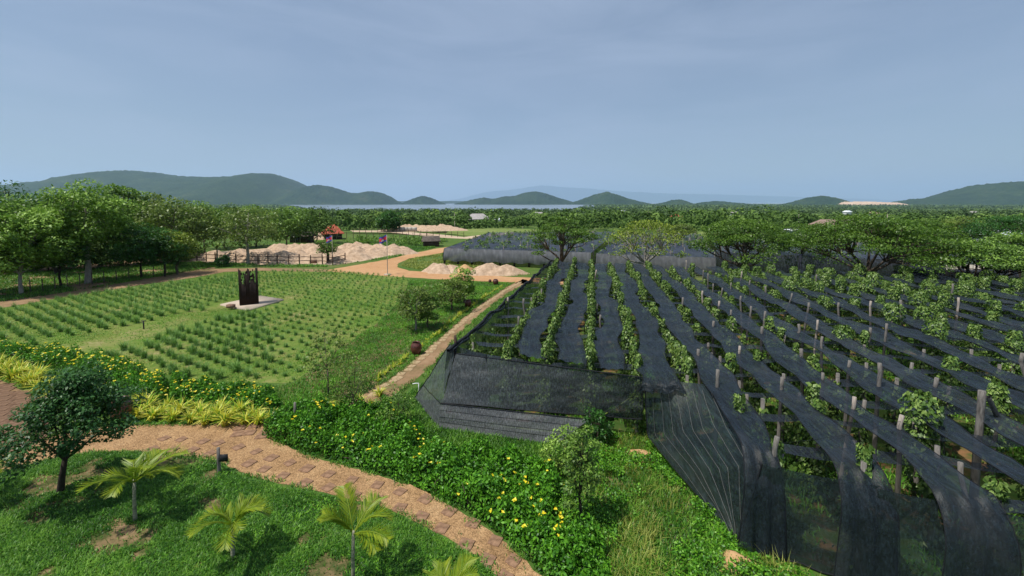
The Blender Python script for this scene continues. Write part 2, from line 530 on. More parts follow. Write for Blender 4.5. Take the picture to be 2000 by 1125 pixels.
M['hill'] = m_ground('hill', [(0.34, (0.006, 0.020, 0.010)), (0.48, (0.014, 0.036, 0.016)), (0.58, (0.030, 0.055, 0.022)), (0.70, (0.09, 0.085, 0.05))], 0.004, 0.03, 18.0, 0.05, 0.9)
M['hill_scar'] = m_ground('hill_scar', [(0.3, (0.42, 0.29, 0.20)), (0.7, (0.62, 0.46, 0.34))], 0.004, 0.03, 4.0, 0.06, 0.3)


def m_water():
    m, n, l = mat_new('water')
    f = noise(n, l, 0.05, 4, stretch=(0.3, 1, 1))
    p = principled(n, l, (0.16, 0.19, 0.21), 0.25, 0.5, f, 0.6)
    return finish(m, n, l, p.outputs[0])


M['water'] = m_water()


# ------------------------------------------------------------------ the setting: terrain, water, hills
def gz(x, y):
    x = np.asarray(x, float); y = np.asarray(y, float)
    z = -9.0 * smooth(112, 260, y) - 5.0 * smooth(260, 800, y) - 8.0 * smooth(700, 1500, y)
    t = x / np.maximum(y, 1.0)
    coast = np.where(t < -0.45, 1750.0, 1650.0) + 6000.0 * smooth(0.13, 0.24, t) + 6000 * smooth(-0.45, -0.62, t)
    z = z - 8.0 * smooth(0, 160, y - coast)
    lag = smooth(1350, 1420, y) * (1 - smooth(1640, 1720, y)) * smooth(0.84, 0.93, t + 0.03 * np.sin(y / 60))
    z = z - 6.0 * lag
    far = smooth(130, 240, y)
    return z + far * 1.2 * (fbm(x / 60, y / 60, 3, 3) - 0.5)


ys = np.concatenate([np.linspace(-25, 108, 30), np.geomspace(112, 34500, 150)])
ts = np.linspace(-2.6, 2.6, 150)
YY, TT = np.meshgrid(ys, ts, indexing='ij')
XX = TT * (YY + 45)
P = np.stack([XX, YY, gz(XX, YY)], -1)
tag(MB().grid(P.transpose(1, 0, 2)).build('ground', M['ground'], smooth_=True), kind='structure')
W = np.array([[-60000, 1000, -23.3], [60000, 1000, -23.3], [60000, 45800, -23.3], [-60000, 45800, -23.3]], float)
tag(MB().add(W, [[0, 1, 2, 3]]).build('sea_water', M['water']), kind='structure')


def sheet(name, pts, mat, z=0.004, jit=0.0, step=0.5, world_pts=False, seed=3, kind='structure'):
    A = [np.array(p[:2], float) for p in pts] if world_pts else [G(*p)[:2] for p in pts]
    out = []
    r = np.random.default_rng(seed)
    for i in range(len(A)):
        a, b = A[i], A[(i + 1) % len(A)]
        n = max(1, int(np.linalg.norm(b - a) / step))
        for k in range(n):
            q = a + (b - a) * k / n
            if jit:
                q = q + (r.random(2) - 0.5) * 2 * jit
            out.append(q)
    me = bpy.data.meshes.new(name)
    me.from_pydata([(float(q[0]), float(q[1]), z) for q in out], [], [list(range(len(out)))])
    me.update()
    if me.polygons[0].normal.z < 0:
        me.flip_normals()
    o = place(name, me, mat)
    if kind:
        o['kind'] = kind
    return o


def hill(name, prof, Y, depth, seed, mat, bumps=0.06, nv=60, z0=-23.0):
    """solid hill: outline from its profile at distance Y, rounded over the given depth"""
    xs = np.array([p[0] for p in prof], float); py = np.array([p[1] for p in prof], float)
    px = np.linspace(xs[0], xs[-1], 300)
    pyy = np.interp(px, xs, py)
    k = np.array([1, 2, 3, 2, 1.0]); k /= k.sum()
    pyy[2:-2] = np.convolve(pyy, k, 'valid')
    top = np.array([at_depth(a, b, Y) for a, b in zip(px, pyy)])
    v = np.linspace(-1, 1, nv)
    prof_v = np.cos(v * math.pi / 2) ** 1.15
    h = np.maximum(top[:, 2] - z0, 0)
    X = np.repeat(top[:, 0][:, None], nv, 1)
    Yv = Y + v[None, :] * depth * (0.35 + 0.65 * (h / max(h.max(), 1))[:, None])
    ridge = fbm(X / (depth * 0.35), Yv / (depth * 0.35), seed, 5) - 0.5
    fine = fbm(X / 40, Yv / 40, seed + 9, 3) - 0.5
    Z = z0 - 6 + (h[:, None] + 6) * prof_v[None, :] * (1 + 0.55 * ridge * (1 - prof_v[None, :]) ** 0.5) + 16 * fine * (prof_v[None, :] ** .5) * np.minimum(1, h[:, None] / 60) + (11 + .08 * h[:, None]) * (fbm(X / 14, Yv / 14, seed + 19, 2) - .5) * prof_v[None, :] ** .5
    o = MB().grid(np.stack([X, Yv, Z], -1)).build(name, mat, smooth_=True)
    return tag(o, kind='structure')


hill('hill_ridge', [(-500, 372), (-300, 352), (-150, 366), (-20, 374), (30, 372), (60, 363), (110, 356), (150, 358), (175, 352), (200, 344), (230, 338), (265, 335), (310, 339), (350, 345), (420, 347), (480, 345), (505, 341), (520, 339), (540, 343), (560, 351), (585, 362), (605, 370), (640, 384), (690, 397)], 7200, 2200, 11, M['hill'])
hill('coast_hill', [(540, 394), (580, 372), (600, 365), (622, 362), (650, 367), (680, 377), (700, 378), (722, 374), (745, 377), (760, 384), (775, 393), (790, 398)], 6300, 850, 15, M['hill'])
hill('island_hill', [(780, 399), (797, 392), (812, 386), (825, 383), (840, 386), (852, 391), (870, 398)], 6400, 230, 21, M['hill'])
hill('headland_hill', [(890, 398), (920, 391), (945, 386), (962, 389), (985, 384), (1005, 383), (1025, 377), (1045, 374), (1065, 378), (1085, 385), (1105, 391), (1130, 398)], 6400, 750, 25, M['hill'])
hill('cone_hill', [(1105, 399), (1130, 392), (1160, 381), (1185, 375), (1205, 381), (1225, 388), (1250, 394), (1280, 400)], 6000, 560, 31, M['hill'])
hill('knoll_hill', [(1270, 400), (1295, 396), (1312, 391), (1330, 390), (1345, 395), (1360, 400)], 5600, 270, 33, M['hill'])
hill('low_hill', [(1345, 400), (1375, 395), (1400, 393), (1450, 397), (1480, 400), (1500, 402)], 5600, 380, 35, M['hill'])
hill('quarry_hill', [(1490, 403), (1530, 399), (1560, 393), (1585, 386), (1605, 383), (1625, 386), (1645, 394), (1665, 403)], 5000, 460, 37, M['hill'])
hill('quarry_spoil', [(1630, 403), (1655, 394), (1690, 394), (1720, 395), (1750, 396), (1790, 403)], 4600, 200, 39, M['hill_scar'])
hill('mountain_slope', [(1720, 402), (1760, 395), (1800, 390), (1812, 387), (1830, 388), (1850, 384), (1875, 380), (1900, 374), (1925, 365), (1950, 359), (1980, 356), (2050, 352), (2150, 360), (2300, 352), (2500, 370), (2700, 395)], 5000, 1300, 41, M['hill'])
hill('distant_range', [(820, 398), (900, 388), (930, 380), (950, 375), (1000, 371), (1060, 362), (1100, 366), (1145, 368), (1200, 373), (1300, 378), (1400, 380), (1500, 383), (1700, 389), (1900, 398)], 42000, 3000, 45, M['hill'])
hill('far_shore', [(600, 396), (700, 394), (780, 393.2), (900, 393), (1000, 392.8), (1100, 394), (1200, 397)], 11000, 700, 47, M['hill'])

# outlines on the ground (picture positions)
PATH = [(150, 838), (230, 831), (330, 829), (430, 827), (500, 822), (530, 838), (545, 862), (600, 890), (700, 917), (800, 948), (870, 982), (935, 1020), (1000, 1070), (1060, 1130), (1120, 1210), (1040, 1225), (987, 1146), (934, 1088), (853, 1041), (762, 996), (652, 966), (562, 949), (486, 930), (424, 899), (340, 889), (260, 884), (190, 884), (110, 895), (0, 925), (-120, 950), (-120, 880), (60, 868)]
SIDE_PATH = [(500, 824), (600, 812), (700, 778), (768, 735), (823, 690), (876, 645), (930, 600), (985, 563), (1022, 545), (1034, 549), (1000, 568), (950, 604), (903, 645), (866, 690), (822, 735), (770, 772), (715, 800), (640, 840), (545, 862)]
PATIO = [(-200, 735), (0, 742), (48, 766), (92, 790), (92, 830), (80, 868), (0, 890), (-200, 930)]
LAWN = [(-150, 940), (0, 925), (110, 895), (190, 884), (260, 884), (340, 892), (420, 903), (480, 937), (560, 957), (650, 972), (760, 1002), (850, 1047), (930, 1092), (985, 1150), (1040, 1230), (700, 1400), (-150, 1250)]
FIELD = [(-150, 625), (0, 603), (140, 578), (260, 560), (380, 543), (440, 532), (640, 526), (770, 540), (800, 545), (780, 585), (735, 632), (650, 690), (575, 748), (440, 745), (330, 735), (180, 690), (0, 668), (-150, 650)]
WEEDS = [(1085, 870), (1160, 850), (1270, 855), (1330, 940), (1440, 1062), (1480, 1090), (1600, 1150), (1600, 1300), (1130, 1300), (1180, 1130), (1100, 1050), (1070, 990), (1090, 930)]
HEDGE = [(512, 852), (560, 818), (640, 806), (755, 806), (818, 850), (858, 888), (1000, 908), (1080, 924), (1103, 965), (1085, 1010), (1120, 1060), (1190, 1090), (1200, 1200), (1110, 1200), (1058, 1122), (1003, 1066), (937, 1017), (872, 980), (800, 946), (700, 914), (600, 887), (545, 866)]
ROAD = [(640, 527), (700, 517), (760, 506), (800, 496), (850, 486), (905, 478), (905, 483), (858, 495), (800, 505), (778, 514), (775, 522), (800, 529), (900, 535), (1000, 541), (1100, 545), (1100, 556), (1010, 554), (930, 549), (850, 545), (760, 540), (700, 535), (640, 530)]
TRACK = [(-100, 600), (0, 592), (130, 573), (260, 552), (360, 534), (420, 525), (500, 523), (640, 526), (640, 531), (500, 529), (440, 531), (380, 542), (260, 559), (140, 578), (0, 602), (-100, 612)]
SANDLOT = [(370, 500), (420, 492), (520, 485), (640, 484), (760, 484), (808, 492), (780, 500), (700, 511), (660, 517), (560, 517), (400, 513)]

wPATH, wSIDE, wPATIO, wLAWN, wFIELD, wWEEDS, wHEDGE = [wpoly(p) for p in (PATH, SIDE_PATH, PATIO, LAWN, FIELD, WEEDS, HEDGE)]
gravel_path = sheet('gravel_path', PATH, M['gravel'], 0.012, 0.05, 0.25)
garden_path = sheet('garden_path', SIDE_PATH, M['brown_track'], 0.008, 0.09, 0.3)
patio = sheet('patio', PATIO, M['brown_track'], 0.016, 0.03, 0.4)
sheet('lawn', LAWN, M['lawn'], 0.004, 0.06, 0.3)
sheet('crop_field', FIELD, M['field'], 0.004, 0.15, 0.6)
sheet('weed_patch', WEEDS, M['lawn'], 0.004, 0.06, 0.3)
sheet('dirt_road', ROAD, M['road'], 0.008, 0.12, 0.7)
sheet('dirt_track', TRACK, M['brown_track'], 0.008, 0.15, 0.8)
sheet('tree_floor', [(-150, 612), (0, 592), (130, 573), (260, 552), (360, 534), (420, 524), (400, 512), (300, 505), (0, 530), (-150, 545)], M['brown_track'], 0.004, 0.3, 1.0)
sheet('sand_lot', SANDLOT, M['sand'], 0.004, 0.3, 1.0)
sheet('pasture', [(870, 456), (885, 448), (960, 446), (1060, 448), (1050, 455), (930, 462)], M['pasture'], 0.004, 0.4, 3)
sheet('sand_track', [(685, 450), (760, 450), (860, 458), (905, 463), (960, 456), (1005, 454), (1000, 457), (920, 467), (860, 464), (760, 454), (690, 453)], M['sand'], 0.008, 0.3, 2)
sheet('sand_yard', [(760, 449), (780, 444), (890, 444), (880, 451), (800, 453)], M['sand'], 0.006, 0.3, 2)
sheet('pasture', [(1300, 462), (1330, 452), (1420, 453), (1420, 463)], M['pasture'], 0.004, 0.4, 3)
for a in ([(700, 476), (770, 473), (850, 472), (850, 484), (780, 487), (720, 482)], [(800, 505), (860, 496), (900, 498), (1000, 524), (1040, 536), (1000, 539), (820, 528), (782, 519)]):
    sheet('grass_verge', a, M['ground'], 0.006, 0.3, 1.5)

# ------------------------------------------------------------------ pavers
def slab_mesh(name, s, h, seed):
    r = np.random.default_rng(seed)
    n = 8
    ang = np.array([0.14, .5, .86, 1.0, 1.14, 1.5, 1.86, 0.0])
    pts = []
    for (x, y) in ((-.5, -.5), (0, -.52), (.5, -.5), (.52, 0), (.5, .5), (0, .52), (-.5, .5), (-.52, 0)):
        pts.append(((x + r.uniform(-.04, .04)) * s, (y + r.uniform(-.04, .04)) * s))
    V = [(x, y, -0.02) for x, y in pts] + [(x, y, h * .8) for x, y in pts] + [(x * .93, y * .93, h * r.uniform(.92, 1.1)) for x, y in pts] + [(0, 0, h)]
    q = [[i, (i + 1) % n, n + (i + 1) % n, n + i] for i in range(n)] + [[n + i, n + (i + 1) % n, 2 * n + (i + 1) % n, 2 * n + i] for i in range(n)]
    t = [[2 * n + i, 2 * n + (i + 1) % n, 3 * n] for i in range(n)]
    return MB().add(np.array(V), q, t, rnd=r.random()).mesh(name)


pav = [slab_mesh('paver', 0.36, 0.03, s) for s in range(6)]
PAV = [(321, 857), (354, 859), (397, 863), (427, 866), (466, 874), (500, 883), (530, 895), (566, 905), (600, 916), (642, 927), (687, 938), (737, 948), (781, 961), (831, 976), (878, 1000), (924, 1023), (967, 1057), (1003, 1096), (1040, 1140),
       (297, 878), (337, 879), (375, 880), (409, 887), (486, 906), (516, 917), (553, 930), (596, 944), (642, 953), (690, 967), (734, 976), (781, 992), (823, 1010), (863, 1033), (910, 1065), (951, 1095), (985, 1130)]
for i, p in enumerate(PAV):
    g = G(*p)
    place('paver', pav[i % 6], M['laterite'], gravel_path, (g[0], g[1], 0.012), rz=-0.42 + random.uniform(-.2, .2), sc=random.uniform(.88, 1.06))
# paved threshold where the paths meet
for (a, b) in ((470, 836), (497, 832), (520, 842), (487, 846), (512, 852), (465, 848)):
    g = G(a, b)
    place('paver', pav[int(a) % 6], M['laterite'], gravel_path, (g[0], g[1], 0.014), rz=0.2 + random.uniform(-.1, .1), sc=1.15)
# paved strips of the side path: two rows of tan stones
ptan = [slab_mesh('stone_paver', 0.40, 0.035, s + 20) for s in range(5)]
la = [G(*p) for p in [(600, 816), (700, 781), (768, 738), (823, 693), (876, 648), (930, 603), (985, 566), (1015, 550)]]
for off in (0.22,):
    d_acc = 0
    for a, b in zip(la[:-1], la[1:]):
        L = np.linalg.norm(b - a); d = (b - a) / L
        nn = np.array([d[1], -d[0], 0])
        s = 0.0
        while s < L:
            q = a + d * s + nn * (off + random.uniform(-.04, .04))
            place('paver', ptan[random.randrange(5)], M['stone_tan'], garden_path, (q[0] + random.uniform(-.08, .08), q[1], 0.004), rz=math.atan2(d[1], d[0]) + random.uniform(-.3, .3), sc=(random.uniform(.8, 1.1), random.uniform(.8, 1.2), .8))
            s += random.uniform(.5, .62)
# patio slabs
pp = [slab_mesh('patio_slab', 0.62, 0.03, s + 40) for s in range(5)]
q0 = G(0, 800)
for i in range(-16, 17):
    for j in range(-16, 17):
        u = np.array([math.cos(.35), math.sin(.35)]); v = np.array([-u[1], u[0]])
        c = q0[:2] + u * (i * .62 + (j % 2) * .31) + v * j * .62
        if in_poly(c[None, :], wPATIO)[0] and (np.abs(c[0] / max(c[1], 1)) < 1.35):
            place('paver', pp[(i * 3 + j) % 5], M['laterite_dark'], patio, (c[0], c[1], 0.016), rz=.35 + random.uniform(-.04, .04), sc=.96)

# ------------------------------------------------------------------ foliage helpers
def leaves(C, L, W, D, N):
    """diamond leaves: centres C, lengths L, widths W, directions D, normals N"""
    D = nrm(D); S = nrm(np.cross(D, N))
    L = np.asarray(L)[:, None]; W = np.asarray(W)[:, None]
    up = nrm(np.cross(S, D))
    a = C - D * L * .5
    b = C + S * W * .5 + up * W * .12 - D * L * .08
    c = C + D * L * .5 - up * L * .10
    d = C - S * W * .5 + up * W * .12 - D * L * .08
    return np.stack([a, b, c, d], 1)


def rand_dirs(n, r, up=0.0):
    v = r.normal(size=(n, 3)); v[:, 2] += up
    return nrm(v)


def blades(mb, base, ang, lean, length, width, r, mat=0, segs=2, rnd=None, zlift=0.0):
    """grass blades: two-step bent strips tapering to a point; arrays per blade"""
    n = len(base)
    dx, dy = np.cos(ang), np.sin(ang)
    side = np.stack([-dy, dx, np.zeros(n)], 1) * width[:, None] * .5
    out = np.stack([dx, dy, np.zeros(n)], 1)
    z = np.array([0, 0, 1.0])
    p1 = base + (out * np.sin(lean * .55)[:, None] + z * np.cos(lean * .55)[:, None]) * (length * .5)[:, None]
    l2 = lean * 1.45
    p2 = p1 + (out * np.sin(l2)[:, None] + z * np.cos(l2)[:, None]) * (length * .5)[:, None]
    V = np.stack([base - side, base + side, p1 + side * .85, p1 - side * .85, p2], 1).reshape(-1, 3)
    i = np.arange(n)[:, None] * 5
    rn = np.repeat(r.random(n) if rnd is None else rnd, 5)
    mb.add(V, i + np.array([[0, 1, 2, 3]]), i + np.array([[3, 2, 4]]), mat, rn)


def strap_clump(seed, n, length, width, spread=1.0, mats=1):
    r = np.random.default_rng(seed)
    mb = MB()
    m = r.random(n) < 0.72
    for k, sel in enumerate((m, ~m)):
        c = sel.sum()
        if not c: continue
        blades(mb, np.stack([r.normal(0, .04, c), r.normal(0, .04, c), np.zeros(c)], 1), r.random(c) * 6.283, (.25 + r.random(c) ** .8 * .95) * spread, length * (.6 + .5 * r.random(c)), np.full(c, width) * (.7 + .6 * r.random(c)), r, mat=k if mats > 1 else 0)
    return mb


def tree_mesh(seed, h, rx, rz, cz, nclump, nleaf, lsize, trunk_r, fork=0.35, lean=(0, 0), shape='ellipsoid', flat=0.6, rc=None, limb_r=None, hole=0.0, twig=True, aspect=0.55):
    """trunk+limbs mesh and crown mesh, base at the origin"""
    r = np.random.default_rng(seed)
    tb, cb = MB(), MB()
    rc = rc or rx * 0.36
    top = np.array([lean[0], lean[1], 0.0])
    zf = h * fork
    fk = np.array([lean[0] * fork, lean[1] * fork, zf])
    bend = np.array([r.normal(0, .03 * h), r.normal(0, .03 * h), 0])
    tp = [np.zeros(3) - [0, 0, .1], fk * .5 + bend * .5, fk]
    tb.tube(np.array(tp), [trunk_r * 1.25, trunk_r, trunk_r * .85], 8)
    cl = []
    for i in range(nclump):
        if shape == 'umbrella':
            a = i * 2.399963 + r.uniform(-.4, .4)
            rr = math.sqrt((i + .5) / nclump)
            low = r.random() < .22
            z = h - rz * (rr ** 2.2) - r.uniform(0, .10) * h - (r.uniform(.06, .2) * h if low else 0)
            c = np.array([math.cos(a) * rr * rx * r.uniform(.85, 1.05), math.sin(a) * rr * rx * r.uniform(.85, 1.05), z])
        else:
            a = i * 2.399963 + r.uniform(-.5, .5)
            u = 1 - 2 * (i + .5) / nclump
            u = max(-.75, u)
            rad = r.uniform(.55, 1.0)
            s = math.sqrt(1 - u * u)
            if shape == 'cone':
                s *= (1 - u) * .6 + .25
            c = np.array([math.cos(a) * s * rx * rad, math.sin(a) * s * rx * rad, cz + u * rz * rad])
        c = c + top * (c[2] / h)
        if r.random() < hole:
            continue
        cl.append(c)
    cl = np.array(cl)
    lr = limb_r or trunk_r * .5
    nl = min(len(cl), 7 if shape != 'umbrella' else 8)
    prim = cl[np.linspace(0, len(cl) - 1, nl).astype(int)]
    mids = []
    for c in prim:
        m = fk + (c - fk) * .5 + np.array([0, 0, (-.02 if shape == 'umbrella' else .05) * h]) + r.normal(0, .03 * h, 3) * .5
        tb.tube(np.array([fk, (fk + m) / 2 + r.normal(0, .02 * h, 3) * .5, m, c]), [lr, lr * .8, lr * .55, lr * .2], 6)
        mids.append(m)
    mids = np.array(mids)
    if twig:
        for c in cl:
            m = mids[np.argmin(np.linalg.norm(mids - c, axis=1) + r.random(len(mids)) * rx * .2)]
            tb.tube(np.array([m, (m + c) / 2 + r.normal(0, .02 * h, 3) * .5, c]), [lr * .4, lr * .26, lr * .1], 4)
    nlc = r.multinomial(nleaf, np.full(len(cl), 1 / len(cl)))
    for c, k in zip(cl, nlc):
        d = rand_dirs(k, r)
        rad = rc * r.uniform(.65, 1.25) * (.35 + .65 * r.random(k) ** .45)
        o = d * rad[:, None] * np.array([1, 1, flat])
        Cn = c + o
        N = nrm(d * .5 + np.array([0, 0, .9]) + r.normal(0, .45, (k, 3)))
        D = nrm(np.stack([d[:, 0], d[:, 1], np.full(k, -.25)], 1) + r.normal(0, .6, (k, 3)))
        L = lsize * (.6 + .8 * r.random(k))
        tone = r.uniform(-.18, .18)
        rn = np.clip(r.random(k) * .6 + .2 + tone + .30 * d[:, 2], 0, 1)  # upper leaves of each clump toned lighter: sunlit tops painted into the colour
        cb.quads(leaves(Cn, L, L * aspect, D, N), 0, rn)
    return tb.mesh('trunk', True), cb.mesh('crown')


def tree(name, label, cat, base, leafm, barkm, group=None, **kw):
    t = thing(name, label, cat, base, group)
    a, b = tree_mesh(**kw)
    place('trunk', a, barkm, t)
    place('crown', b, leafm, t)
    return t


# ------------------------------------------------------------------ pepper plantation
ROWS, SP_X, SLOPE = 29, 1.8, 0.185
X0, YREF = -0.45, 17.0
FRONT = [(-2.75, 18.1), (2.0, 17.0), (6.7, 14.8), (6.25, 11.15), (8.4, 9.8), (11.2, 8.3), (15, 6.0)]
NETZ = 2.72


def far_y(x):
    return 46 - .25 * (x - 4)


PLOT = [(-2.75, 18.1), (2.0, 17.0), (6.7, 14.8), (6.25, 11.15), (8.4, 9.8), (11.2, 8.3), (15, 6.0), (30, 6.0), (62, 31.0), (4.1, 46.2)]
sheet('plantation_soil', PLOT, M['soil'], 0.006, 0.1, 0.8, world_pts=True)
ONES = ['first', 'second', 'third', 'fourth', 'fifth', 'sixth', 'seventh', 'eighth', 'ninth']
ORD = ['first', 'second', 'third', 'fourth', 'fifth', 'sixth', 'seventh', 'eighth', 'ninth', 'tenth', 'eleventh', 'twelfth', 'thirteenth', 'fourteenth', 'fifteenth', 'sixteenth', 'seventeenth', 'eighteenth', 'nineteenth', 'twentieth'] + ['twenty-' + s for s in ['first', 'second', 'third', 'fourth', 'fifth', 'sixth', 'seventh', 'eighth', 'ninth']] + sum([[t_ + 'ieth'] + [t_ + 'y-' + o_ for o_ in ONES] for t_ in ('thirt', 'fort', 'fift', 'sixt')], [])
rowdir = nrm(np.array([SLOPE, 1.0]))


def row_x(xr, y):
    return xr + SLOPE * (y - YREF)


def row_span(xr):
    ysr = np.arange(5.0, 47.0, .05)
    Q = np.stack([row_x(xr, ysr), ysr], 1)
    k = in_poly(Q, PLOT)
    k &= Q[:, 0] < 1.32 * Q[:, 1] + 1.5
    if not k.any():
        return None
    return ysr[k][0], ysr[k][-1]


def netz(x, y):
    return NETZ + .10 * np.sin(x * .9 + y * .5) * .6 + .16 * (fbm(x * .35, y * .35, 77, 3) - .5)


# long strips
for j in range(ROWS):
    xr = X0 + SP_X * (j + .5)
    sp = row_span(xr)
    if sp is None or sp[1] - sp[0] < 1.5:
        continue
    y0, y1 = sp
    r = np.random.default_rng(100 + j)
    n = max(8, int((y1 - y0) / .22))
    yy = np.linspace(y0, y1, n)
    wob = .24 * np.sin(yy * (.55 if j < 5 else .33) + r.uniform(0, 6)) * (1 if j < 4 else .45) + (.10 if j < 4 else .05) * np.sin(yy * 1.35 + r.uniform(0, 6))
    wid = (.54 if j < 4 else .49) + .07 * np.sin(yy * .8 + r.uniform(0, 6)) + .05 * np.sin(yy * 2.1 + r.uniform(0, 6))
    us = np.linspace(-1, 1, 15)
    X = row_x(xr, yy)[:, None] + (wob[:, None] + us[None, :] * wid[:, None])
    Y = np.repeat(yy[:, None], 15, 1) - SLOPE * (us[None, :] * wid[:, None])
    sag = .07 * np.abs(np.sin(yy * math.pi / 1.75 + .3))[:, None] * (1 - .3 * us[None, :] ** 2)
    Z = netz(X, Y) + .10 * (us[None, :] ** 2) * (.4 + .6 * np.sin(yy[:, None] * .9 + us[None, :] * 2)) - sag + .09 * (fbm(X * 2.6, Y * 1.3, 90 + j, 3) - .5) + .03 * np.sin(us[None, :] * 9 + 3 * fbm(X * .5, Y * .7, 33 + j, 2)) + (j % 2) * .012
    P = np.stack([X, Y, Z], -1)
    if j >= 3:
        # the loose end hangs down over the front
        k = 16
        s = np.linspace(0, 1, k + 1)[1:]
        e = P[0]
        fw = np.array([-SLOPE, -1.0])
        hang = 2.45 if j > 3 else .35
        outw = .55 if j > 3 else .45
        Q = []
        for q in s[::-1]:
            a = e.copy()
            spread = 1 + .35 * q
            cx = e.mean(0)
            a[:, 0] = cx[0] + (e[:, 0] - cx[0]) * spread
            a[:, 1] = cx[1] + (e[:, 1] - cx[1]) * spread
            dd = outw * (1 - (1 - min(q * 2.0, 1)) ** 2) + .1 * q
            a[:, 0] += fw[0] * dd; a[:, 1] += fw[1] * dd + .07 * np.sin(us * 9 + j) * q
            a[:, 2] = e[:, 2] - hang * q ** 1.25 + .02 * r.normal(size=15)
            Q.append(a)
        P = np.concatenate([np.array(Q), P])
    mb = MB().grid(P)
    net = mb.build('shade_net_strip', M['net_strip'], smooth_=True)
    tag(net, 'long black shade net strip, %s from the left edge of the netted field' % ORD[j], 'shade net', 'long shade net strips')
    # dark hem cord along both edges
    hem = MB()
    for u in (0, -1):
        hem.tube(P[:, u, :] + [0, 0, .008], .013, 4)
    hem.build('hem', M['rope'], net)

# crosswise strips below them
perp = np.array([rowdir[1], -rowdir[0]])
org = np.array([-2.5, 18.3])
ci = 0
for k in range(-7, 19):
    o = org + rowdir * (k * 1.72)
    us_ = np.arange(-1.0, 66.0, .35)
    Q = o[None, :] + perp[None, :] * us_[:, None]
    kk = in_poly(Q, PLOT) & (Q[:, 0] < 1.3 * Q[:, 1] + 1.0)
    if kk.sum() < 6:
        continue
    Q = Q[kk]
    r = np.random.default_rng(300 + k)
    wd = .24 + .05 * np.sin(Q[:, 0] * .8 + r.uniform(0, 6))
    vs = np.linspace(-1, 1, 5)
    X = Q[:, 0][:, None] + rowdir[0] * vs * wd[:, None] + 0
    Y = Q[:, 1][:, None] + rowdir[1] * vs * wd[:, None] + (.10 * np.sin(Q[:, 0] * 1.1 + r.uniform(0, 6)))[:, None]
    Z = netz(X, Y) - .30 - .08 * np.abs(np.sin((Q[:, 0][:, None] - .1) * math.pi / 1.8)) + .03 * vs[None, :] ** 2 + .03 * r.normal(size=(len(Q), 1)) * 0
    net = MB().grid(np.stack([X, Y, Z], -1)).build('cross_net_strip', M['net_cross'], smooth_=True)
    tag(net, 'narrow crosswise net strip under the long ones, %s from the camera' % ORD[ci], 'shade net', 'crosswise shade net strips')
    ci += 1


def patch(TL, TR, BR, BL, nu=36, nv=20, seed=1, wr=.06, fold=0.0, foldn=8, sag=0.0, tuck=0.0):
    TL, TR, BR, BL = [np.array(a, float) for a in (TL, TR, BR, BL)]
    u, v = np.meshgrid(np.linspace(0, 1, nu), np.linspace(0, 1, nv), indexing='ij')
    u_, v_ = u[..., None], v[..., None]
    P = (TL * (1 - u_) + TR * u_) * (1 - v_) + (BL * (1 - u_) + BR * u_) * v_
    N = np.cross(TR - TL, BL - TL); N = N / np.linalg.norm(N)
    if N[1] > 0: N = -N
    d = wr * 2 * (fbm(u * 5, v * 4, seed, 4) - .5) + fold * np.sin(u * foldn * math.pi + 2 * v + 2 * fbm(u * 3, v * 2, seed + 5, 2)) * (.3 + .7 * v) + tuck * np.sin(v * math.pi)
    P = P + N * d[..., None]
    P[..., 2] -= sag * np.sin(u * math.pi) * v
    P[..., 2] += .05 * (fbm(u * 6, v * 0 + seed, seed + 3, 2) - .5) * (v > .99)
    P[..., 2] = np.maximum(P[..., 2], .02)
    return P


def hems(o, P, which, rad=.02):
    hb = MB()
    for w in which:
        L = {'t': P[:, 0], 'b': P[:, -1], 'l': P[0], 'r': P[-1]}[w]
        hb.tube(L + np.array([0, -.01, .01]), rad, 4)
    hb.build('hem', M['rope'], o)


def netwall(label, mat, P, hem='', mb=None):
    o = MB().grid(P).build('net_wall', mat, smooth_=True)
    tag(o, label, 'shade net')
    if hem:
        hems(o, P, hem)
    return o


# front wall, from the left corner towards the camera
P = patch(G(890, 690, 2.62), G(1258, 738, 2.62), G(1255, 820, .85), G(862, 787, .85), 60, 24, 3, .07)
netwall('see-through black net wall hanging along the front of the field', M['net_wall'], P, 'tb')
P = patch(G(862, 787, .84) + [-.03, -.06, 0], G(1150, 818, .84) + [0, -.06, 0], G(1086, 868, .04), G(856, 836, .04), 40, 16, 5, .04, sag=.03)
o = netwall('grey net skirt along the foot of the front net wall', M['net_skirt'], P, 'bt')
fb_ = MB()
for i in (4, 8, 11):
    fb_.tube(P[:, i] + np.array([0, -.012, .006]), .006, 3)
fb_.build('fold_line', M['rope'], o)
P = patch(G(826, 752, .80), G(862, 787, .84) + [-.03, -.06, 0], G(856, 836, .04), G(809, 778, .05), 18, 14, 6, .04)
netwall('small grey net flap at the left corner of the front wall', M['net_skirt'], P, 'btl')
P = patch(G(885, 672, 2.7), G(950, 690, 2.72), G(953, 790, .75), G(872, 784, .75), 30, 24, 8, .04, .05, 9)
P[..., 1] -= .16
netwall('dark folded net curtain hanging beside the front left corner post', M['net_strip'], P, 'blr')
P = patch(G(880, 672, 2.66), G(888, 690, 2.62), G(862, 787, .84), G(826, 752, .80), 14, 20, 9, .05)
netwall('thin see-through net gusset between corner post and path', M['net_wall'], P, 'l')
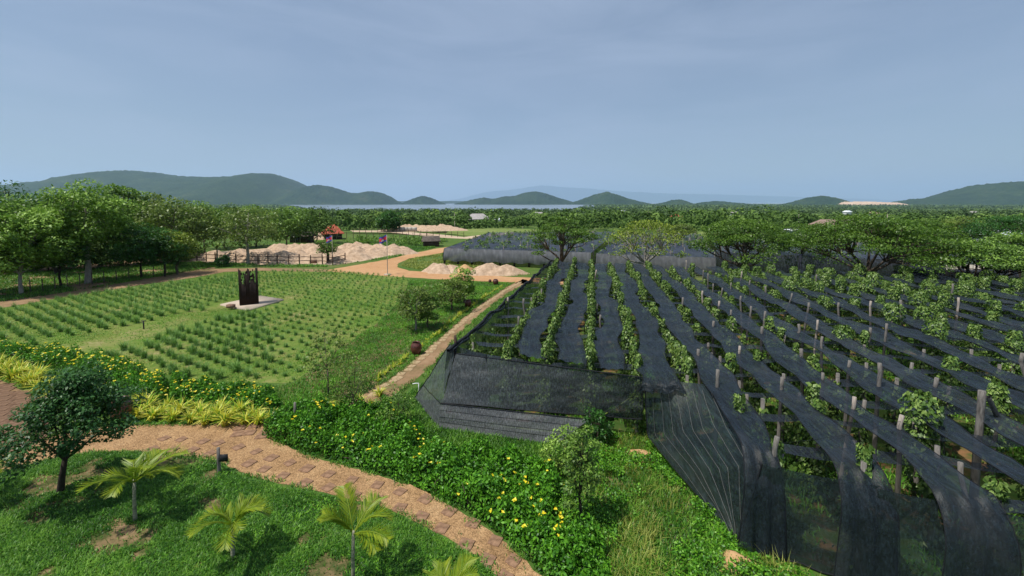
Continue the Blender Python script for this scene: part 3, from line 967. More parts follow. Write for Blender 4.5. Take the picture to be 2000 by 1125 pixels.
# left side wall and its bunched upper edge
P = patch((-2.75, 18.1, 2.7), (4.15, 46.2, 2.7), (4.10, 46.2, .1), (-2.95, 18.1, .1), 90, 14, 12, .12, .04, 40)
netwall('black net wall along the garden path on the left side', M['net_wall'], P)
tt = np.linspace(0, 1, 90)
ed = np.array([-2.7, 18.0, 2.75]) + tt[:, None] * (np.array([4.15, 46.2, 2.78]) - np.array([-2.7, 18.0, 2.75]))
ed[:, 2] += .12 * np.sin(tt * 40) * .5 - .1 * np.abs(np.sin(tt * 9 * math.pi))
us = np.linspace(0, 1, 8)
PE = np.stack([ed + np.array([.55 * u * (0.6 + .4 * math.sin(5 * u)), -.02, -.03 - .10 * math.sin(u * 9)]) * np.ones((90, 1)) + .03 * rng.normal(size=(90, 1)) * np.array([[1, 0, 0]]) for u in us], 1)
PE[:, :, 2] += .08 * np.sin(tt * 60)[:, None] * us[None, :]
o = MB().grid(PE).build('bunched_net', M['net_strip'], smooth_=True)
tag(o, 'bunched dark net rolled along the left top edge of the field', 'shade net')
hb = MB()
hb.tube(PE[:, 0] + [0, 0, .03], .07, 6)
hb.build('roll', M['rope'], o)
# right part of the front wall, turning towards the camera
P = patch(G(1258, 740, 2.62), G(1394, 752, 2.66), (6.35, 11.2, 2.45), (5.4, 14.4, 1.4), 30, 24, 21, .07)
A = [G(1258, 740, 2.62), G(1398, 752, 2.62), G(1488, 908, 2.35), G(1438, 1062, .05), G(1264, 852, .55)]
B = patch(A[0], A[1], A[2], A[4] + (A[3] - A[4]) * .45, 30, 26, 23, .05)
# fan shaped panel: left edge A0->A4->A3, right edge A1->A2->A3
nv, nu = 40, 28
sv = np.linspace(0, 1, nv)
Ledge = np.array([A[0] + (A[4] - A[0]) * min(s / .35, 1) if s < .35 else A[4] + (A[3] - A[4]) * (s - .35) / .65 for s in sv])
Redge = np.array([A[1] + (A[2] - A[1]) * min(s / .62, 1) if s < .62 else A[2] + (A[3] + np.array([.12, 0, 0]) - A[2]) * (s - .62) / .38 for s in sv])
U = np.linspace(0, 1, nu)[:, None, None]
P = Ledge[None] * (1 - U) + Redge[None] * U
ug, vg = np.meshgrid(np.linspace(0, 1, nu), sv, indexing='ij')
P[..., 0] -= .10 * (fbm(ug * 5, vg * 5, 31, 4) - .5) + .05 * np.sin(ug * 22) * vg
P[..., 1] += .12 * (fbm(ug * 5, vg * 5, 32, 4) - .5)
fan = netwall('sagging green-black net panel with pale cords, narrowing to the ground', M['net_green'], P, 'lr')
cb_ = MB()
for i in range(3, nu - 2, 3):
    cb_.tube(P[i, 2:] + np.array([-.02, -.03, .01]), .0055, 3)
cb_.build('cord', M['wire'], fan)
P = patch(G(1488, 908, 2.4), G(1722, 952, 2.45), (8.3, 9.6, .05), G(1436, 1064, .05), 36, 26, 25, .06, .03, 5)
netwall('crumpled net wall right of the narrow net panel, nearest the camera', M['net_green'], P, 'bl')
P = patch(G(1715, 955, 2.45), (12.0, 8.0, 2.5), (11.9, 7.6, .05), (8.2, 9.5, .05), 36, 22, 27, .07, .03, 5)
netwall('dark net wall at the bottom right corner of the picture', M['net_green'], P, 'b')

# pepper vines
def vine_mesh(seed, h, rad, n, bushy=False):
    r = np.random.default_rng(seed)
    mb = MB()
    s = r.random(n)
    z = h * (.06 + .94 * s ** (.8 if not bushy else .55))
    rel = z / h
    if bushy:
        pr = rad * np.sqrt(np.clip(1 - ((rel - .62) / .42) ** 2, .06, 1)) * (.75 + .25 * np.sin(z * 3 + seed))
    else:
        pr = rad * np.clip(1.05 - rel, .05, 1) ** .42 * (.78 + .25 * np.sin(z * 4.2 + seed) + .1 * np.sin(z * 9))
    a = r.random(n) * 6.283
    pr = pr * (.72 + .28 * r.random(n)) * (1 + .22 * np.sin(a * 3 + z * 2))
    C = np.stack([np.cos(a) * pr, np.sin(a) * pr, z], 1)
    outd = np.stack([np.cos(a), np.sin(a), np.zeros(n)], 1)
    N = nrm(outd * .9 + np.array([0, 0, .75]) + r.normal(0, .35, (n, 3)))
    D = nrm(outd * .6 + np.array([0, 0, -.75]) + r.normal(0, .45, (n, 3)))
    L = .11 + .06 * r.random(n)
    mb.quads(leaves(C, L, L * .62, D, N), 0, np.clip(r.random(n) * .8 + .25 * (rel - .4), 0, 1))
    return mb


def stake_mesh(h, seed):
    r = np.random.default_rng(seed)
    return MB().tube(np.array([[0, 0, -.1], [r.normal(0, .03), r.normal(0, .03), h * .5], [r.normal(0, .05), r.normal(0, .05), h]]), [.07, .06, .055], 7).mesh('stake')


VM = {'tall': [vine_mesh(s, 3.2, .46, 900).mesh('vine_leaves') for s in range(5)],
      'cone': [vine_mesh(20 + s, 2.9, .46, 800).mesh('vine_leaves') for s in range(5)],
      'bush': [vine_mesh(40 + s, 3.3, .62, 1000, True).mesh('vine_leaves') for s in range(5)],
      'low': [vine_mesh(60 + s, 2.3, .42, 380).mesh('vine_leaves') for s in range(4)]}
for L_ in VM.values():
    for m_ in L_:
        m_.materials.append(M['leaf_vine'])
SM = [stake_mesh(2.6, s) for s in range(4)]
vines = []
for k in range(-1, ROWS):
    xr = X0 + SP_X * k
    sp = row_span(xr)
    if sp is None:
        continue
    r = np.random.default_rng(500 + k)
    y = sp[0] + .55
    while y < sp[1] - .3:
        x = row_x(xr, y) + r.normal(0, .06)
        big = smooth(12, 26, x) * smooth(20, 30, y + .25 * x)
        kind = 'tall'
        q = r.random()
        if k == -1:
            kind = 'low' if q < .9 else 'cone'
        elif q < big * .95:
            kind = 'bush'
        elif x > 7 and y < 30:
            kind = 'cone' if q < .45 else 'low'
        elif x > 9:
            kind = 'tall' if q < .5 else 'cone'
        elif k == 0:
            kind = 'cone' if q < .7 else 'tall'
        if r.random() > (.10 if k < 7 else (.36 if kind == 'bush' else .16)):
            vines.append((k, x, y, kind, r.uniform(.9, 1.1), r.uniform(0, 6.28), int(r.integers(0, 99))))
        y += r.uniform(.95, 1.2) if k < 7 else r.uniform(1.4, 1.85)
# single vines that stand out
for (px, py, kind, s) in ((1802, 760, 'bush', 1.05), (1445, 778, 'cone', 1.08), (1690, 880, 'cone', 1.1), (1600, 790, 'cone', 1.05), (1518, 868, 'cone', .95), (1480, 695, 'tall', .95), (1648, 630, 'bush', .95), (1860, 690, 'bush', .95), (1950, 742, 'bush', .98), (1690, 655, 'tall', 1.0), (1985, 640, 'bush', 1.02), (1840, 605, 'bush', 1.0)):
    g = G(px, py, {'bush': 3.45, 'cone': 2.8, 'tall': 3.0}[kind] * s)
    vines = [v for v in vines if math.hypot(v[1] - g[0], v[2] - g[1]) > .9]
    vines.append((int(round((g[0] - SLOPE * (g[1] - YREF) - X0) / SP_X)), g[0], g[1], kind, s, px * .1, px))
KR = {'tall': 3.0, 'cone': 1.9, 'bush': 4.6, 'low': .5}
vines.sort(key=lambda v: -KR[v[3]] * 1000 / (v[2] ** 2 + 60))
rest = MB()
for i, (k, x, y, kind, s, a, sd) in enumerate(vines):
    if i < 300:
        pos = sum(1 for q in vines if q[0] == k and q[2] <= y) - 1
        lab = {'tall': 'tall narrow', 'cone': 'cone-shaped', 'bush': 'thick rounded', 'low': 'low'}[kind] + ' pepper vine in the %s row from the left, %s from the camera' % (ORD[min(k + 1, 31)], ORD[min(pos, 31)])
        t = thing('pepper_vine', lab, 'pepper vine', (x, y, 0), 'pepper vines of the netted field', a, s)
        me = VM[kind][sd % len(VM[kind])]
        place('foliage', me, None, t)
        place('stake', SM[sd % 4], M['wood_grey'], t)
    else:
        m_ = vine_mesh(900 + i, {'tall': 3.0, 'cone': 2.75, 'bush': 3.5, 'low': 2.3}[kind] * s, .72 if kind == 'bush' else .42, {'bush': 520, 'low': 200}.get(kind, 340), kind == 'bush')
        for v_, q_, r_ in zip(m_.v, m_.q, m_.r):
            rest.add(v_ + np.array([x, y, 0]), q_, None, 0, r_)
if rest.n:
    o = rest.build('pepper_vines', M['leaf_vine'])
    tag(o, 'smaller pepper vines mostly hidden under the netting', 'pepper vines', kind='stuff')

# weathered posts poking through the nets
POSTS = [(1402, 722, 3.3), (1518, 853, 3.0), (1762, 811, 3.15), (1918, 763, 3.6), (1876, 903, 2.75), (1718, 709, 3.5), (1528, 737, 3.2), (1669, 775, 3.0), (1606, 657, 3.2), (1660, 704, 3.0), (1565, 681, 3.1), (1489, 638, 3.1), (1445, 676, 3.0), (1364, 682, 3.0), (1607, 728, 2.9), (1394, 627, 3.0), (1560, 633, 3.1), (1597, 625, 3.1), (1495, 608, 3.3), (1467, 598, 3.0), (1428, 605, 3.0), (1334, 581, 3.1), (1372, 568, 3.2), (1374, 527, 3.4), (1383, 534, 3.3), (1393, 554, 3.0), (1428, 552, 3.1), (1449, 530, 3.3), (1465, 547, 3.1), (1495, 559, 3.1), (1411, 562, 3.1), (1386, 579, 3.0), (1405, 588, 3.0), (1447, 578, 3.2), (1547, 573, 3.2), (1580, 591, 3.0), (1638, 591, 3.0), (1701, 588, 3.5), (1759, 586, 3.6), (1732, 632, 3.5), (1700, 640, 3.3), (1861, 554, 3.7), (1872, 581, 3.4), (1811, 557, 3.3), (1830, 738, 3.0), (1023, 583, 3.2), (1038, 581, 3.1), (992, 581, 3.0), (1013, 618, 2.9), (1075, 640, 3.0), (1173, 615, 3.0), (1166, 593, 3.0), (1165, 527, 3.2), (1160, 518, 3.2), (889, 655, 3.1), (1998, 690, 3.5), (1512, 515, 3.4), (1340, 508, 3.2), (1260, 506, 3.2), (1500, 520, 3.1), (1595, 536, 3.3)]
POSTN = {0: 'tall grey post at the tip of the draped net, front row', 1: 'short grey post above a vine beside the nearest net wall', 2: 'crooked pale post standing between two near net strips', 3: 'thickest tall grey post near the right edge of the picture', 4: 'small pale post stub tied into the nearest net', 5: 'tall grey post left of the big round vine', 54: 'dark corner post at the front left corner of the netting'}
for i, (px, py, z) in enumerate(POSTS):
    g = G(px, py, z)
    r = np.random.default_rng(700 + i)
    tilt = r.normal(0, .05, 2) if i not in (3, 0, 5) else np.zeros(2)
    if i % 6 == 4: tilt = r.normal(0, .14, 2)
    rad = .048 + .022 * r.random() if i not in (0, 3, 5) else (.095 if i == 3 else .065)
    pts = np.array([[-tilt[0] * z, -tilt[1] * z, -z], [-tilt[0] * z * .5, -tilt[1] * z * .5, -z * .45], [r.normal(0, .02), r.normal(0, .02), -.3], [0, 0, 0]])
    mb = MB().tube(pts, [rad * 1.1, rad, rad * .95, rad * .9], 8)
    o = mb.build('support_post', M['wood_pale' if i % 5 == 2 else 'wood_grey'], loc=g)
    if i == 54:
        o.data.materials[0] = M['wood_brown']
    if i in POSTN:
        tag(o, POSTN[i], 'post', 'posts in the netted field')
    else:
        kr = int(round((g[0] - SLOPE * (g[1] - YREF) - X0) / SP_X))
        same = sorted(G(*q)[1] for q in POSTS if int(round((G(*q)[0] - SLOPE * (G(*q)[1] - YREF) - X0) / SP_X)) == kr)
        tag(o, 'weathered post in the %s vine row from the left, %s post from the camera' % (ORD[kr + 1], ORD[same.index(g[1])]), 'post', 'posts in the netted field')
# leaning brace and a few training wires
b0 = G(1930, 775, 3.3); b1 = G(1950, 818, 2.6)
o = MB().tube(np.array([b0 - b0, b1 - b0]), [.06, .075], 7).build('brace_pole', M['wood_grey'], loc=b0)
tag(o, 'leaning pole beside the thickest post near the right edge', 'pole')
for a, b, lab in (((1402, 735, 3.0), (1528, 750, 3.0), 'thin wire from the front post to the next post right'), ((1762, 830, 2.9), (1918, 800, 3.0), 'thin wire between the crooked post and the thickest post'), ((1528, 745, 3.0), (1718, 722, 3.3), 'thin wire from the second front post to the tall post'), ((1518, 866, 2.8), (1762, 822, 3.0), 'thin wire from the short near post to the crooked post'), ((1718, 730, 3.1), (1918, 785, 3.2), 'thin wire from the tall post to the thickest post'), ((1364, 690, 2.9), (1445, 684, 2.9), 'thin wire between two posts behind the draped net'), ((1445, 684, 2.9), (1565, 690, 2.95), 'thin wire running right behind the draped net'), ((1402, 728, 3.15), (1518, 862, 2.85), 'thin wire sloping down along the narrow net panel')):
    p, q = G(*a), G(*b)
    s = np.linspace(0, 1, 9)[:, None]
    L = p + (q - p) * s
    L[:, 2] -= .1 * np.sin(s[:, 0] * math.pi)
    tag(MB().tube(L, .0045, 4).build('wire', M['rope']), lab, 'wire')
# dry stem lying across the front wall
a, b = G(1165, 815, .8), G(1330, 692, 2.8)
s = np.linspace(0, 1, 12)[:, None]
L = a + (b - a) * s + np.array([0, -.22, .05]) + np.cumsum(rng.normal(0, .02, (12, 3)), 0)
mb = MB().tube(L, np.linspace(.022, .010, 12), 5)
for k in range(9):
    i = rng.integers(3, 11)
    d = np.array([rng.uniform(-.5, .6), -.05, rng.uniform(.2, .9)])
    mb.tube(np.array([L[i], L[i] + d * .5, L[i] + d * rng.uniform(.7, 1.0)]), [.009, .007, .004], 4)
dv = mb.build('dry_vine', M['leaf_yellow'])
tag(dv, 'dry bare vine stem leaning over the front net wall', 'vine')
# soil heaps and the lower growth in the gap under the wall
for i, (px, py, s, lab) in enumerate(((1250, 893, .75, 'orange soil heap under the raised net wall, the wider one'), (1180, 860, .45, 'orange soil heap under the raised net wall, the smaller left one'), (1438, 1100, .6, 'orange soil heap at the foot of the narrow net panel'))):
    g = G(px, py)
    u = np.linspace(0, 1, 9); th = np.linspace(0, 2 * math.pi, 21)
    R = u[None, :] * s * (1 + .25 * np.sin(th * 3 + i)[:, None])
    Z = .2 * np.cos(u * math.pi / 2)[None, :] ** 1.2 * (1 + .5 * fbm(np.cos(th)[:, None] * 3 * u, np.sin(th)[:, None] * 3 * u, i, 3)) - .01
    P = np.stack([np.cos(th)[:, None] * R, np.sin(th)[:, None] * R * .7, Z], -1)
    tag(MB().grid(P).build('soil_heap', M['heap_orange'], loc=g, smooth_=True), lab, 'soil heap', 'orange soil heaps by the nets')

# ------------------------------------------------------------------ farther netted fields
def far_net(lab, A, B, C, D, posts, seed, vines_n=0, wall_front=True, matw='net_far', gap=.55):
    """A,B front left/right, C,D back right/left on the ground"""
    A, B, C, D = [np.array(p, float) for p in (A, B, C, D)]
    c = (A + B) / 2
    t = thing('netted_field', lab, 'shade house', (c[0], c[1], 0), 'netted fields behind the near one')
    r = np.random.default_rng(seed)
    u, v = np.meshgrid(np.linspace(0, 1, 60), np.linspace(0, 1, 36), indexing='ij')
    u_, v_ = u[..., None], v[..., None]
    P = ((A * (1 - u_) + B * u_) * (1 - v_) + (D * (1 - u_) + C * u_) * v_) - c
    Z = 2.3 + .12 * np.sin(u * 60) * np.sin(v * 30) + .3 * (fbm(u * 20, v * 20, seed, 3) - .5)
    P3 = np.concatenate([P, Z[..., None]], -1)
    MB().grid(P3).build('net_roof', M['net_fartop'], t, smooth_=True)
    def wall(a, b, name, m):
        uu, vv = np.meshgrid(np.linspace(0, 1, 70), np.linspace(0, 1, 9), indexing='ij')
        Q = (a[None, None] * (1 - uu[..., None]) + b[None, None] * uu[..., None]) - c
        zz = 2.34 + (gap - 2.34) * vv + .1 * np.sin(uu * 55) * vv
        nn = np.array([(b - a)[1], -(b - a)[0]]); nn = nn / np.linalg.norm(nn)
        bul = .9 * np.sin(vv * math.pi * .75) * .3 + .12 * (fbm(uu * 30, vv * 3, seed + 2, 3) - .5)
        Q = Q + nn * bul[..., None]
        MB().grid(np.concatenate([Q, zz[..., None]], -1)).build(name, m, t, smooth_=True)
    wall(A, B, 'net_front', M[matw])
    wall(D, A, 'net_side', M['net_fartop'])
    L = np.linalg.norm(B - A)
    n = int(L / 2.1)
    pm = MB().box((0, 0, .5), (.28, .28, 1.0)).mesh('wall_post')
    for i in range(n + 1):
        p = A + (B - A) * i / n - c
        place('wall_post', pm, M['bark_dark'], t, (p[0], p[1] + .25, 0))
    pm2 = MB().tube(np.array([[0, 0, 0], [.02, 0, 1.5], [0, .02, 2.9]]), .06, 5).mesh('post')
    for i in range(posts):
        a, b = r.random(2)
        p = ((A * (1 - a) + B * a) * (1 - b) + (D * (1 - a) + C * a) * b) - c
        place('post', pm2, M['wood_grey'], t, (p[0], p[1], r.uniform(-.1, .3)))
    if vines_n:
        mb = MB()
        for i in range(vines_n):
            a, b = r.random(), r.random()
            p = ((A * (1 - a) + B * a) * (1 - b) + (D * (1 - a) + C * a) * b) - c
            k = 40
            d = rand_dirs(k, r)
            mb.quads(leaves(np.array([p[0], p[1], 2.35]) + d * np.array([.45, .45, .5]) * r.uniform(.5, 1.0), np.full(k, .28), np.full(k, .2), d, nrm(d + [0, 0, 1])), 0)
        tag(mb.build('vine_tops', M['leaf_vine'], t), kind='stuff')
    return t


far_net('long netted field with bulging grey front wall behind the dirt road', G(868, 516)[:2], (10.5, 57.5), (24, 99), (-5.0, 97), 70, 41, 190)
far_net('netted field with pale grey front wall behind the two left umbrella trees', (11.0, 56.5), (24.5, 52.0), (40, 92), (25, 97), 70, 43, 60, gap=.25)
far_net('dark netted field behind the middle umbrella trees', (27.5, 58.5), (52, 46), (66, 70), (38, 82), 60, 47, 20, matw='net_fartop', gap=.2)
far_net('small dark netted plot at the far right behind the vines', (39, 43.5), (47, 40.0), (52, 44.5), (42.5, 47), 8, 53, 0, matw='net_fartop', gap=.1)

# ------------------------------------------------------------------ lemongrass field
def lemongrass(seed, n, ln):
    r = np.random.default_rng(seed)
    mb = MB()
    b = np.stack([r.normal(0, .07, n), r.normal(0, .07, n), np.zeros(n)], 1)
    blades(mb, b, r.random(n) * 6.283, .15 + .95 * r.random(n), ln * (.6 + .6 * r.random(n)), np.full(n, .026) * (.7 + .6 * r.random(n)), r)
    return mb


LG = [lemongrass(s, 80, .46).mesh('lemongrass_clump') for s in range(6)]
LGB = [lemongrass(10 + s, 110, .64).mesh('lemongrass_clump') for s in range(5)]
for m_ in LG + LGB:
    m_.materials.append(M['lemongrass'])
slabc = G(492, 593)
clumps = []
r = np.random.default_rng(5)
fd = nrm(np.array([.62, 1.0])); fp = np.array([fd[1], -fd[0]])
orgf = np.array([-18.0, 30.0])
band = [G(*p) for p in [(60, 690), (100, 662), (250, 640), (330, 618), (440, 600), (475, 608), (430, 622), (330, 650), (235, 685), (180, 700)]]
for i in range(-40, 45):
    for j in range(-30, 45):
        p = orgf + fd * (i * .90) + fp * (j * .86) + r.normal(0, .055, 2)
        if not in_poly(p[None], wFIELD)[0] or in_poly(p[None], band)[0]:
            continue
        d = p - slabc[:2]
        if abs(d[0]) < 2.9 and abs(d[1]) < 2.3:
            continue
        if np.abs(p[0]) > 1.28 * p[1]:
            continue
        left = (p[0] + .62 * p[1]) < (-21.5 + .62 * 37.9 - .5)     # dense pale block left of and behind the sculpture
        if not left and r.random() < .05:
            continue
        clumps.append((p, left))
clumps.sort(key=lambda c: c[0][1])
rest = MB()
for i, (p, left) in enumerate(clumps):
    s = r.uniform(.6, 1.15) * (.95 if left else .80)
    if i < 300:
        o = place('lemongrass_clump', (LGB if left else LG)[i % 5], None, None, (p[0], p[1], 0), r.uniform(0, 6.28), s)
        if left:
            tag(o, 'pale lemongrass clump in the dense block left of the steel sculpture', 'lemongrass', 'lemongrass in the dense left block')
        else:
            tag(o, 'lemongrass clump planted in rows in front of the steel sculpture', 'lemongrass', 'lemongrass in the front block rows')
    else:
        src = lemongrass(2000 + i, 42 if left else 34, .68 if left else .52)
        for v_, q_, t_, r_ in zip(src.v, src.q, src.t, src.r):
            rest.add(v_ * s * np.array([1.05, 1.05, 1]) + np.array([p[0], p[1], 0]), q_, t_, 0, r_)
if rest.n:
    tag(rest.build('lemongrass', M['lemongrass']), 'farther lemongrass clumps filling the back of the crop field', 'lemongrass', kind='stuff')

# ------------------------------------------------------------------ sculpture on its slab
sl = [(432, 597), (470, 584), (507, 580), (552, 587), (512, 605), (485, 608)]
A = [G(*p)[:2] for p in [(430, 597), (508, 580), (554, 587), (484, 608)]]
c = sum(A) / 4
mb = MB()
V = np.array([[*(p - c), 0.0] for p in A] + [[*(p - c), .14] for p in A])
mb.add(V, [[0, 1, 5, 4], [1, 2, 6, 5], [2, 3, 7, 6], [3, 0, 4, 7], [4, 5, 6, 7]])
o = mb.build('concrete_slab', M['slab'], loc=(c[0], c[1], 0))
tag(o, 'pale concrete slab under the dark steel sculpture in the field', 'slab')
a, b = G(469, 597, .14), G(505, 593, .14)
w = np.linalg.norm((b - a)[:2]); ang = math.atan2((b - a)[1], (b - a)[0])
t = thing('steel_sculpture', 'tall dark rusted steel sculpture with cut-out top in the field', 'sculpture', (a + b) / 2, rz=ang)
H, nx, nz = 3.15, 18, 36
mask = np.zeros((nx, nz), bool)
r = np.random.default_rng(3)
hcol = np.array([1.0, .99, .66, .60, .72, .88, .93, .97, 1.0, .98, .93, .72, .64, .70, .66, .62, 1.0, 1.0])
for i in range(nx):
    mask[i, :int(hcol[i] * nz)] = True
for (i, k0, k1) in ((5, 20, 24), (10, 22, 24), (11, 27, 29), (12, 27, 30), (13, 28, 31), (2, 24, 26), (3, 27, 28), (14, 26, 28), (4, 30, 32), (7, 30, 31), (2, 30, 33), (13, 33, 35), (11, 32, 34), (12, 23, 25)):
    mask[i, k0:k1] = ~mask[i, k0:k1]
mb = MB()
for i in range(nx):
    k = 0
    while k < nz:
        if mask[i, k]:
            k2 = k
            while k2 < nz and mask[i, k2]: k2 += 1
            z0, z1 = k * H / nz, k2 * H / nz + r.uniform(-.04, .04)
            mb.box(((i + .5) / nx * w - w / 2, 0, (z0 + z1) / 2), (w / nx + (.004 if i % 2 else -.002), .05 + .004 * (i % 2), z1 - z0))
            k = k2
        else:
            k += 1
mb.build('front_plate', M['rust'], t)
for s in (-1, 1):
    MB().box((s * (w / 2 + .015), .45, H / 2), (.03, .9, H - .02)).build('side_plate', M['rust'], t)
mb = MB()
for k in range(5):
    mb.box((-w * .3 + k * w * .15, .9, (.5 + .1 * (k * 7 % 5)) * H / 2), (w * .1, .04, (.5 + .1 * (k * 7 % 5)) * H))
mb.build('back_plate', M['rust'], t)
g = G(451, 601, .14)
mb = MB().box((0, 0, .14), (.6, .35, .28), rot=-.2)
o = mb.build('plaque_block', M['brick_brown'], loc=g)
tag(o, 'small brown block on the front left of the concrete slab', 'block')

# ------------------------------------------------------------------ garden jars, sign, small fittings
def jar(px, py, w, h, lab):
    g = G(px, py)
    t = thing('garden_jar', lab, 'jar', g, 'clay jars in the garden')
    prof = [(0.02, 0.0), (.28, 0.0), (.36, .10), (.46, .32), (.50, .52), (.47, .74), (.38, .90), (.33, .95), (.36, 1.0), (.31, 1.0), (.29, .93), (.33, .86)]
    MB().lathe([(a * w, b * h) for a, b in prof], 22).build('body', M['pot'], t, smooth_=True)
    body = t.children[0]
    MB().lathe([(.33 * w, .86 * h), (.42 * w, .6 * h), (.3 * w, .2 * h), (.01, .15 * h)], 22).build('inside', M['pot_in'], t, smooth_=True)
    zz = MB()
    th = np.linspace(0, 2 * math.pi, 29)
    zz.tube(np.stack([np.cos(th) * .488 * w, np.sin(th) * .488 * w, (.70 + .045 * (np.arange(29) % 2)) * h], 1), .012 * w, 4, cap=False)
    zz.build('relief_band', M['pot'], body)


jar(813, 692, .66, .74, 'dark red clay jar nearest the camera beside the garden path')
jar(914, 600, .60, .62, 'dark red clay jar beside the path, second from the camera')
jar(968, 556, .62, .60, 'dark red clay jar beside the dirt road, farthest')
jar(957, 553, .36, .40, 'very small clay jar left of the farthest jar')
jar(238, 822, .78, .95, 'large dark jar half hidden behind the dark young tree')

g = G(428, 923)
t = thing('garden_sign', 'small wooden post with a dark board beside the gravel path', 'sign', g)
MB().tube(np.array([[0, 0, -.05], [0, 0, .45], [.01, 0, .86]]), [.055, .05, .05], 8).build('post', M['wood_grey'], t)
MB().box((.19, -.02, .52), (.26, .03, .24), rot=.1).build('board', M['black_metal'], t)
g = G(577, 828)
tag(MB().tube(np.array([[0, 0, 0], [0, 0, .5], [.01, 0, .9]]), [.06, .055, .05], 8).build('wooden_stub', M['wood_grey'], loc=g), 'short wooden stub post at the left end of the long hedge', 'post')
g = G(281, 643)
t = thing('sprinkler', 'black T-shaped garden sprinkler in the middle of the field', 'sprinkler', g)
MB().tube(np.array([[0, 0, 0], [0, 0, .3], [0, 0, .58]]), .045, 6).build('riser', M['black_metal'], t)
MB().box((0, 0, .60), (.34, .06, .05)).build('arm', M['black_metal'], t)
g = G(818, 772)
t = thing('water_pipe', 'white bent water pipe at the left corner of the netting', 'pipe', g)
MB().tube(np.array([[0, 0, 0], [0, 0, .3], [0, 0, .58]]), .022, 6).build('riser', M['white_pipe'], t)
MB().tube(np.array([[0, 0, .57], [-.13, -.02, .58], [-.28, -.04, .56]]), .022, 6).build('outlet', M['white_pipe'], t)
g = G(612, 514)
tag(MB().box((0, 0, .25), (.9, .5, .5)).build('stone_block', M['brick_brown'], loc=g), 'small dark block in front of the sand heaps by the fence', 'block')

# ------------------------------------------------------------------ sand heaps
def heap(px, py, R, H_, seed, lab, grp, mat='heap', stretch=1.0):
    g = G(px, py)
    u = np.linspace(0, 1, 22); th = np.linspace(0, 2 * math.pi, 49)
    U, T = np.meshgrid(u, th, indexing='xy')
    rr = U * R * (1 + .18 * np.sin(T * 2 + seed) + .10 * np.sin(T * 5 + seed * 2))
    X, Y = np.cos(T) * rr * stretch, np.sin(T) * rr * .85
    Z = H_ * np.clip(1 - U ** 1.7, 0, 1) ** 1.25 * (1 + .85 * (fbm(X * .9 + seed, Y * .9, seed, 4) - .5)) + .16 * (fbm(X * 3, Y * 3, seed + 4, 3) - .5) * (1 - U) ** .5 - .02
    P = np.stack([X, Y, Z], -1)
    P[-1] = P[0]
    o = MB().grid(P).build('sand_heap', M[mat], loc=g, smooth_=True)
    tag(o, lab, 'sand heap', grp)


HEAPS = [(545, 489, 1), (572, 487, 1), (600, 488, 1), (630, 489, 1), (688, 489, 1), (712, 489, 1), (742, 490, 1), (768, 490, 1), (470, 501, 1), (505, 499, 1), (540, 501, 1.1), (575, 502, 1), (612, 500, 1), (652, 499, 1), (700, 499, 1), (733, 498, 1), (762, 496, 1), (786, 494, .9), (420, 506, 1), (455, 509, 1), (500, 509, 1), (555, 510, 1), (603, 510, 1), (636, 508, 1), (690, 505, .9), (660, 512, .8), (400, 506, .7), (527, 508, .9)]
for i, (a, b, s) in enumerate(HEAPS):
    row = 'back' if b < 493 else ('middle' if b < 503.5 else 'front')
    pos = sum(1 for q in HEAPS if q[0] <= a and ('back' if q[1] < 493 else ('middle' if q[1] < 503.5 else 'front')) == row) - 1
    heap(a, b, rng.uniform(2.8, 4.0) * s, rng.uniform(1.05, 1.55) * s, 60 + i, 'pale sand heap behind the rail fence, %s row, %s from the left' % (row, ORD[pos]), 'sand heaps behind the rail fence')
heap(857, 531, 2.1, 1.05, 91, 'pale sand heap by the road, leftmost of the road-side heaps', 'road-side heaps')
heap(882, 530, 1.9, 1.0, 92, 'pale sand heap by the road, left of the orange heap', 'road-side heaps')
heap(908, 531, 1.6, .95, 93, 'orange earth heap between pale sand heaps by the road', 'road-side heaps', 'heap_orange')
heap(955, 533, 2.4, 1.15, 94, 'pale sand heap by the road, right of the orange heap', 'road-side heaps', stretch=1.2)
heap(990, 535, 2.1, 1.0, 95, 'pale sand heap by the road, nearest the netting', 'road-side heaps', stretch=1.2)
heap(615, 466, 4.0, 1.7, 97, 'long pale sand heap left of the red-roofed hut', 'road-side heaps', stretch=1.3)
for k, (a, b) in enumerate(((800, 449), (830, 450), (860, 449))):
    heap(a, b, 6, 1.6, 120 + k, 'far low sand heap behind the paddock, %s of three' % ('leftmost', 'middle', 'rightmost')[k], 'far sand heaps', stretch=1.5)
for k, a in enumerate((786, 794, 802, 810)):
    g = G(a, 452)
    tag(MB().lathe([(.01, 0), (.75, 0), (.75, 1.15), (.6, 1.3), (.01, 1.3)], 14, c=(0, 0, 0)).build('concrete_tank', M['beige_panel'], loc=g), 'round pale concrete tank in the far yard, %s from the left' % ORD[k], 'tank', 'tanks in the far yard')

# ------------------------------------------------------------------ fences
def fence(lab, pts, ph, pr, rails, mat='wood_brown', grp=None):
    W_ = [G(*p) for p in pts]
    t = thing('rail_fence', lab, 'fence', W_[0], grp)
    for i, p in enumerate(W_):
        q = p - W_[0]
        h = ph * random.uniform(.92, 1.12)
        MB().tube(np.array([q - [0, 0, .1], q + [random.uniform(-.04, .04), 0, h]]), [pr, pr * .9], 6).build('post', M[mat], t)
    for z in rails:
        for p, q in zip(W_[:-1], W_[1:]):
            a, b = p - W_[0] + [0, -.06, ph * z], q - W_[0] + [0, -.06, ph * z]
            MB().tube(np.array([a, (a + b) / 2 + [0, 0, random.uniform(-.06, .06)], b]), pr * .6, 5).build('rail', M[mat], t)


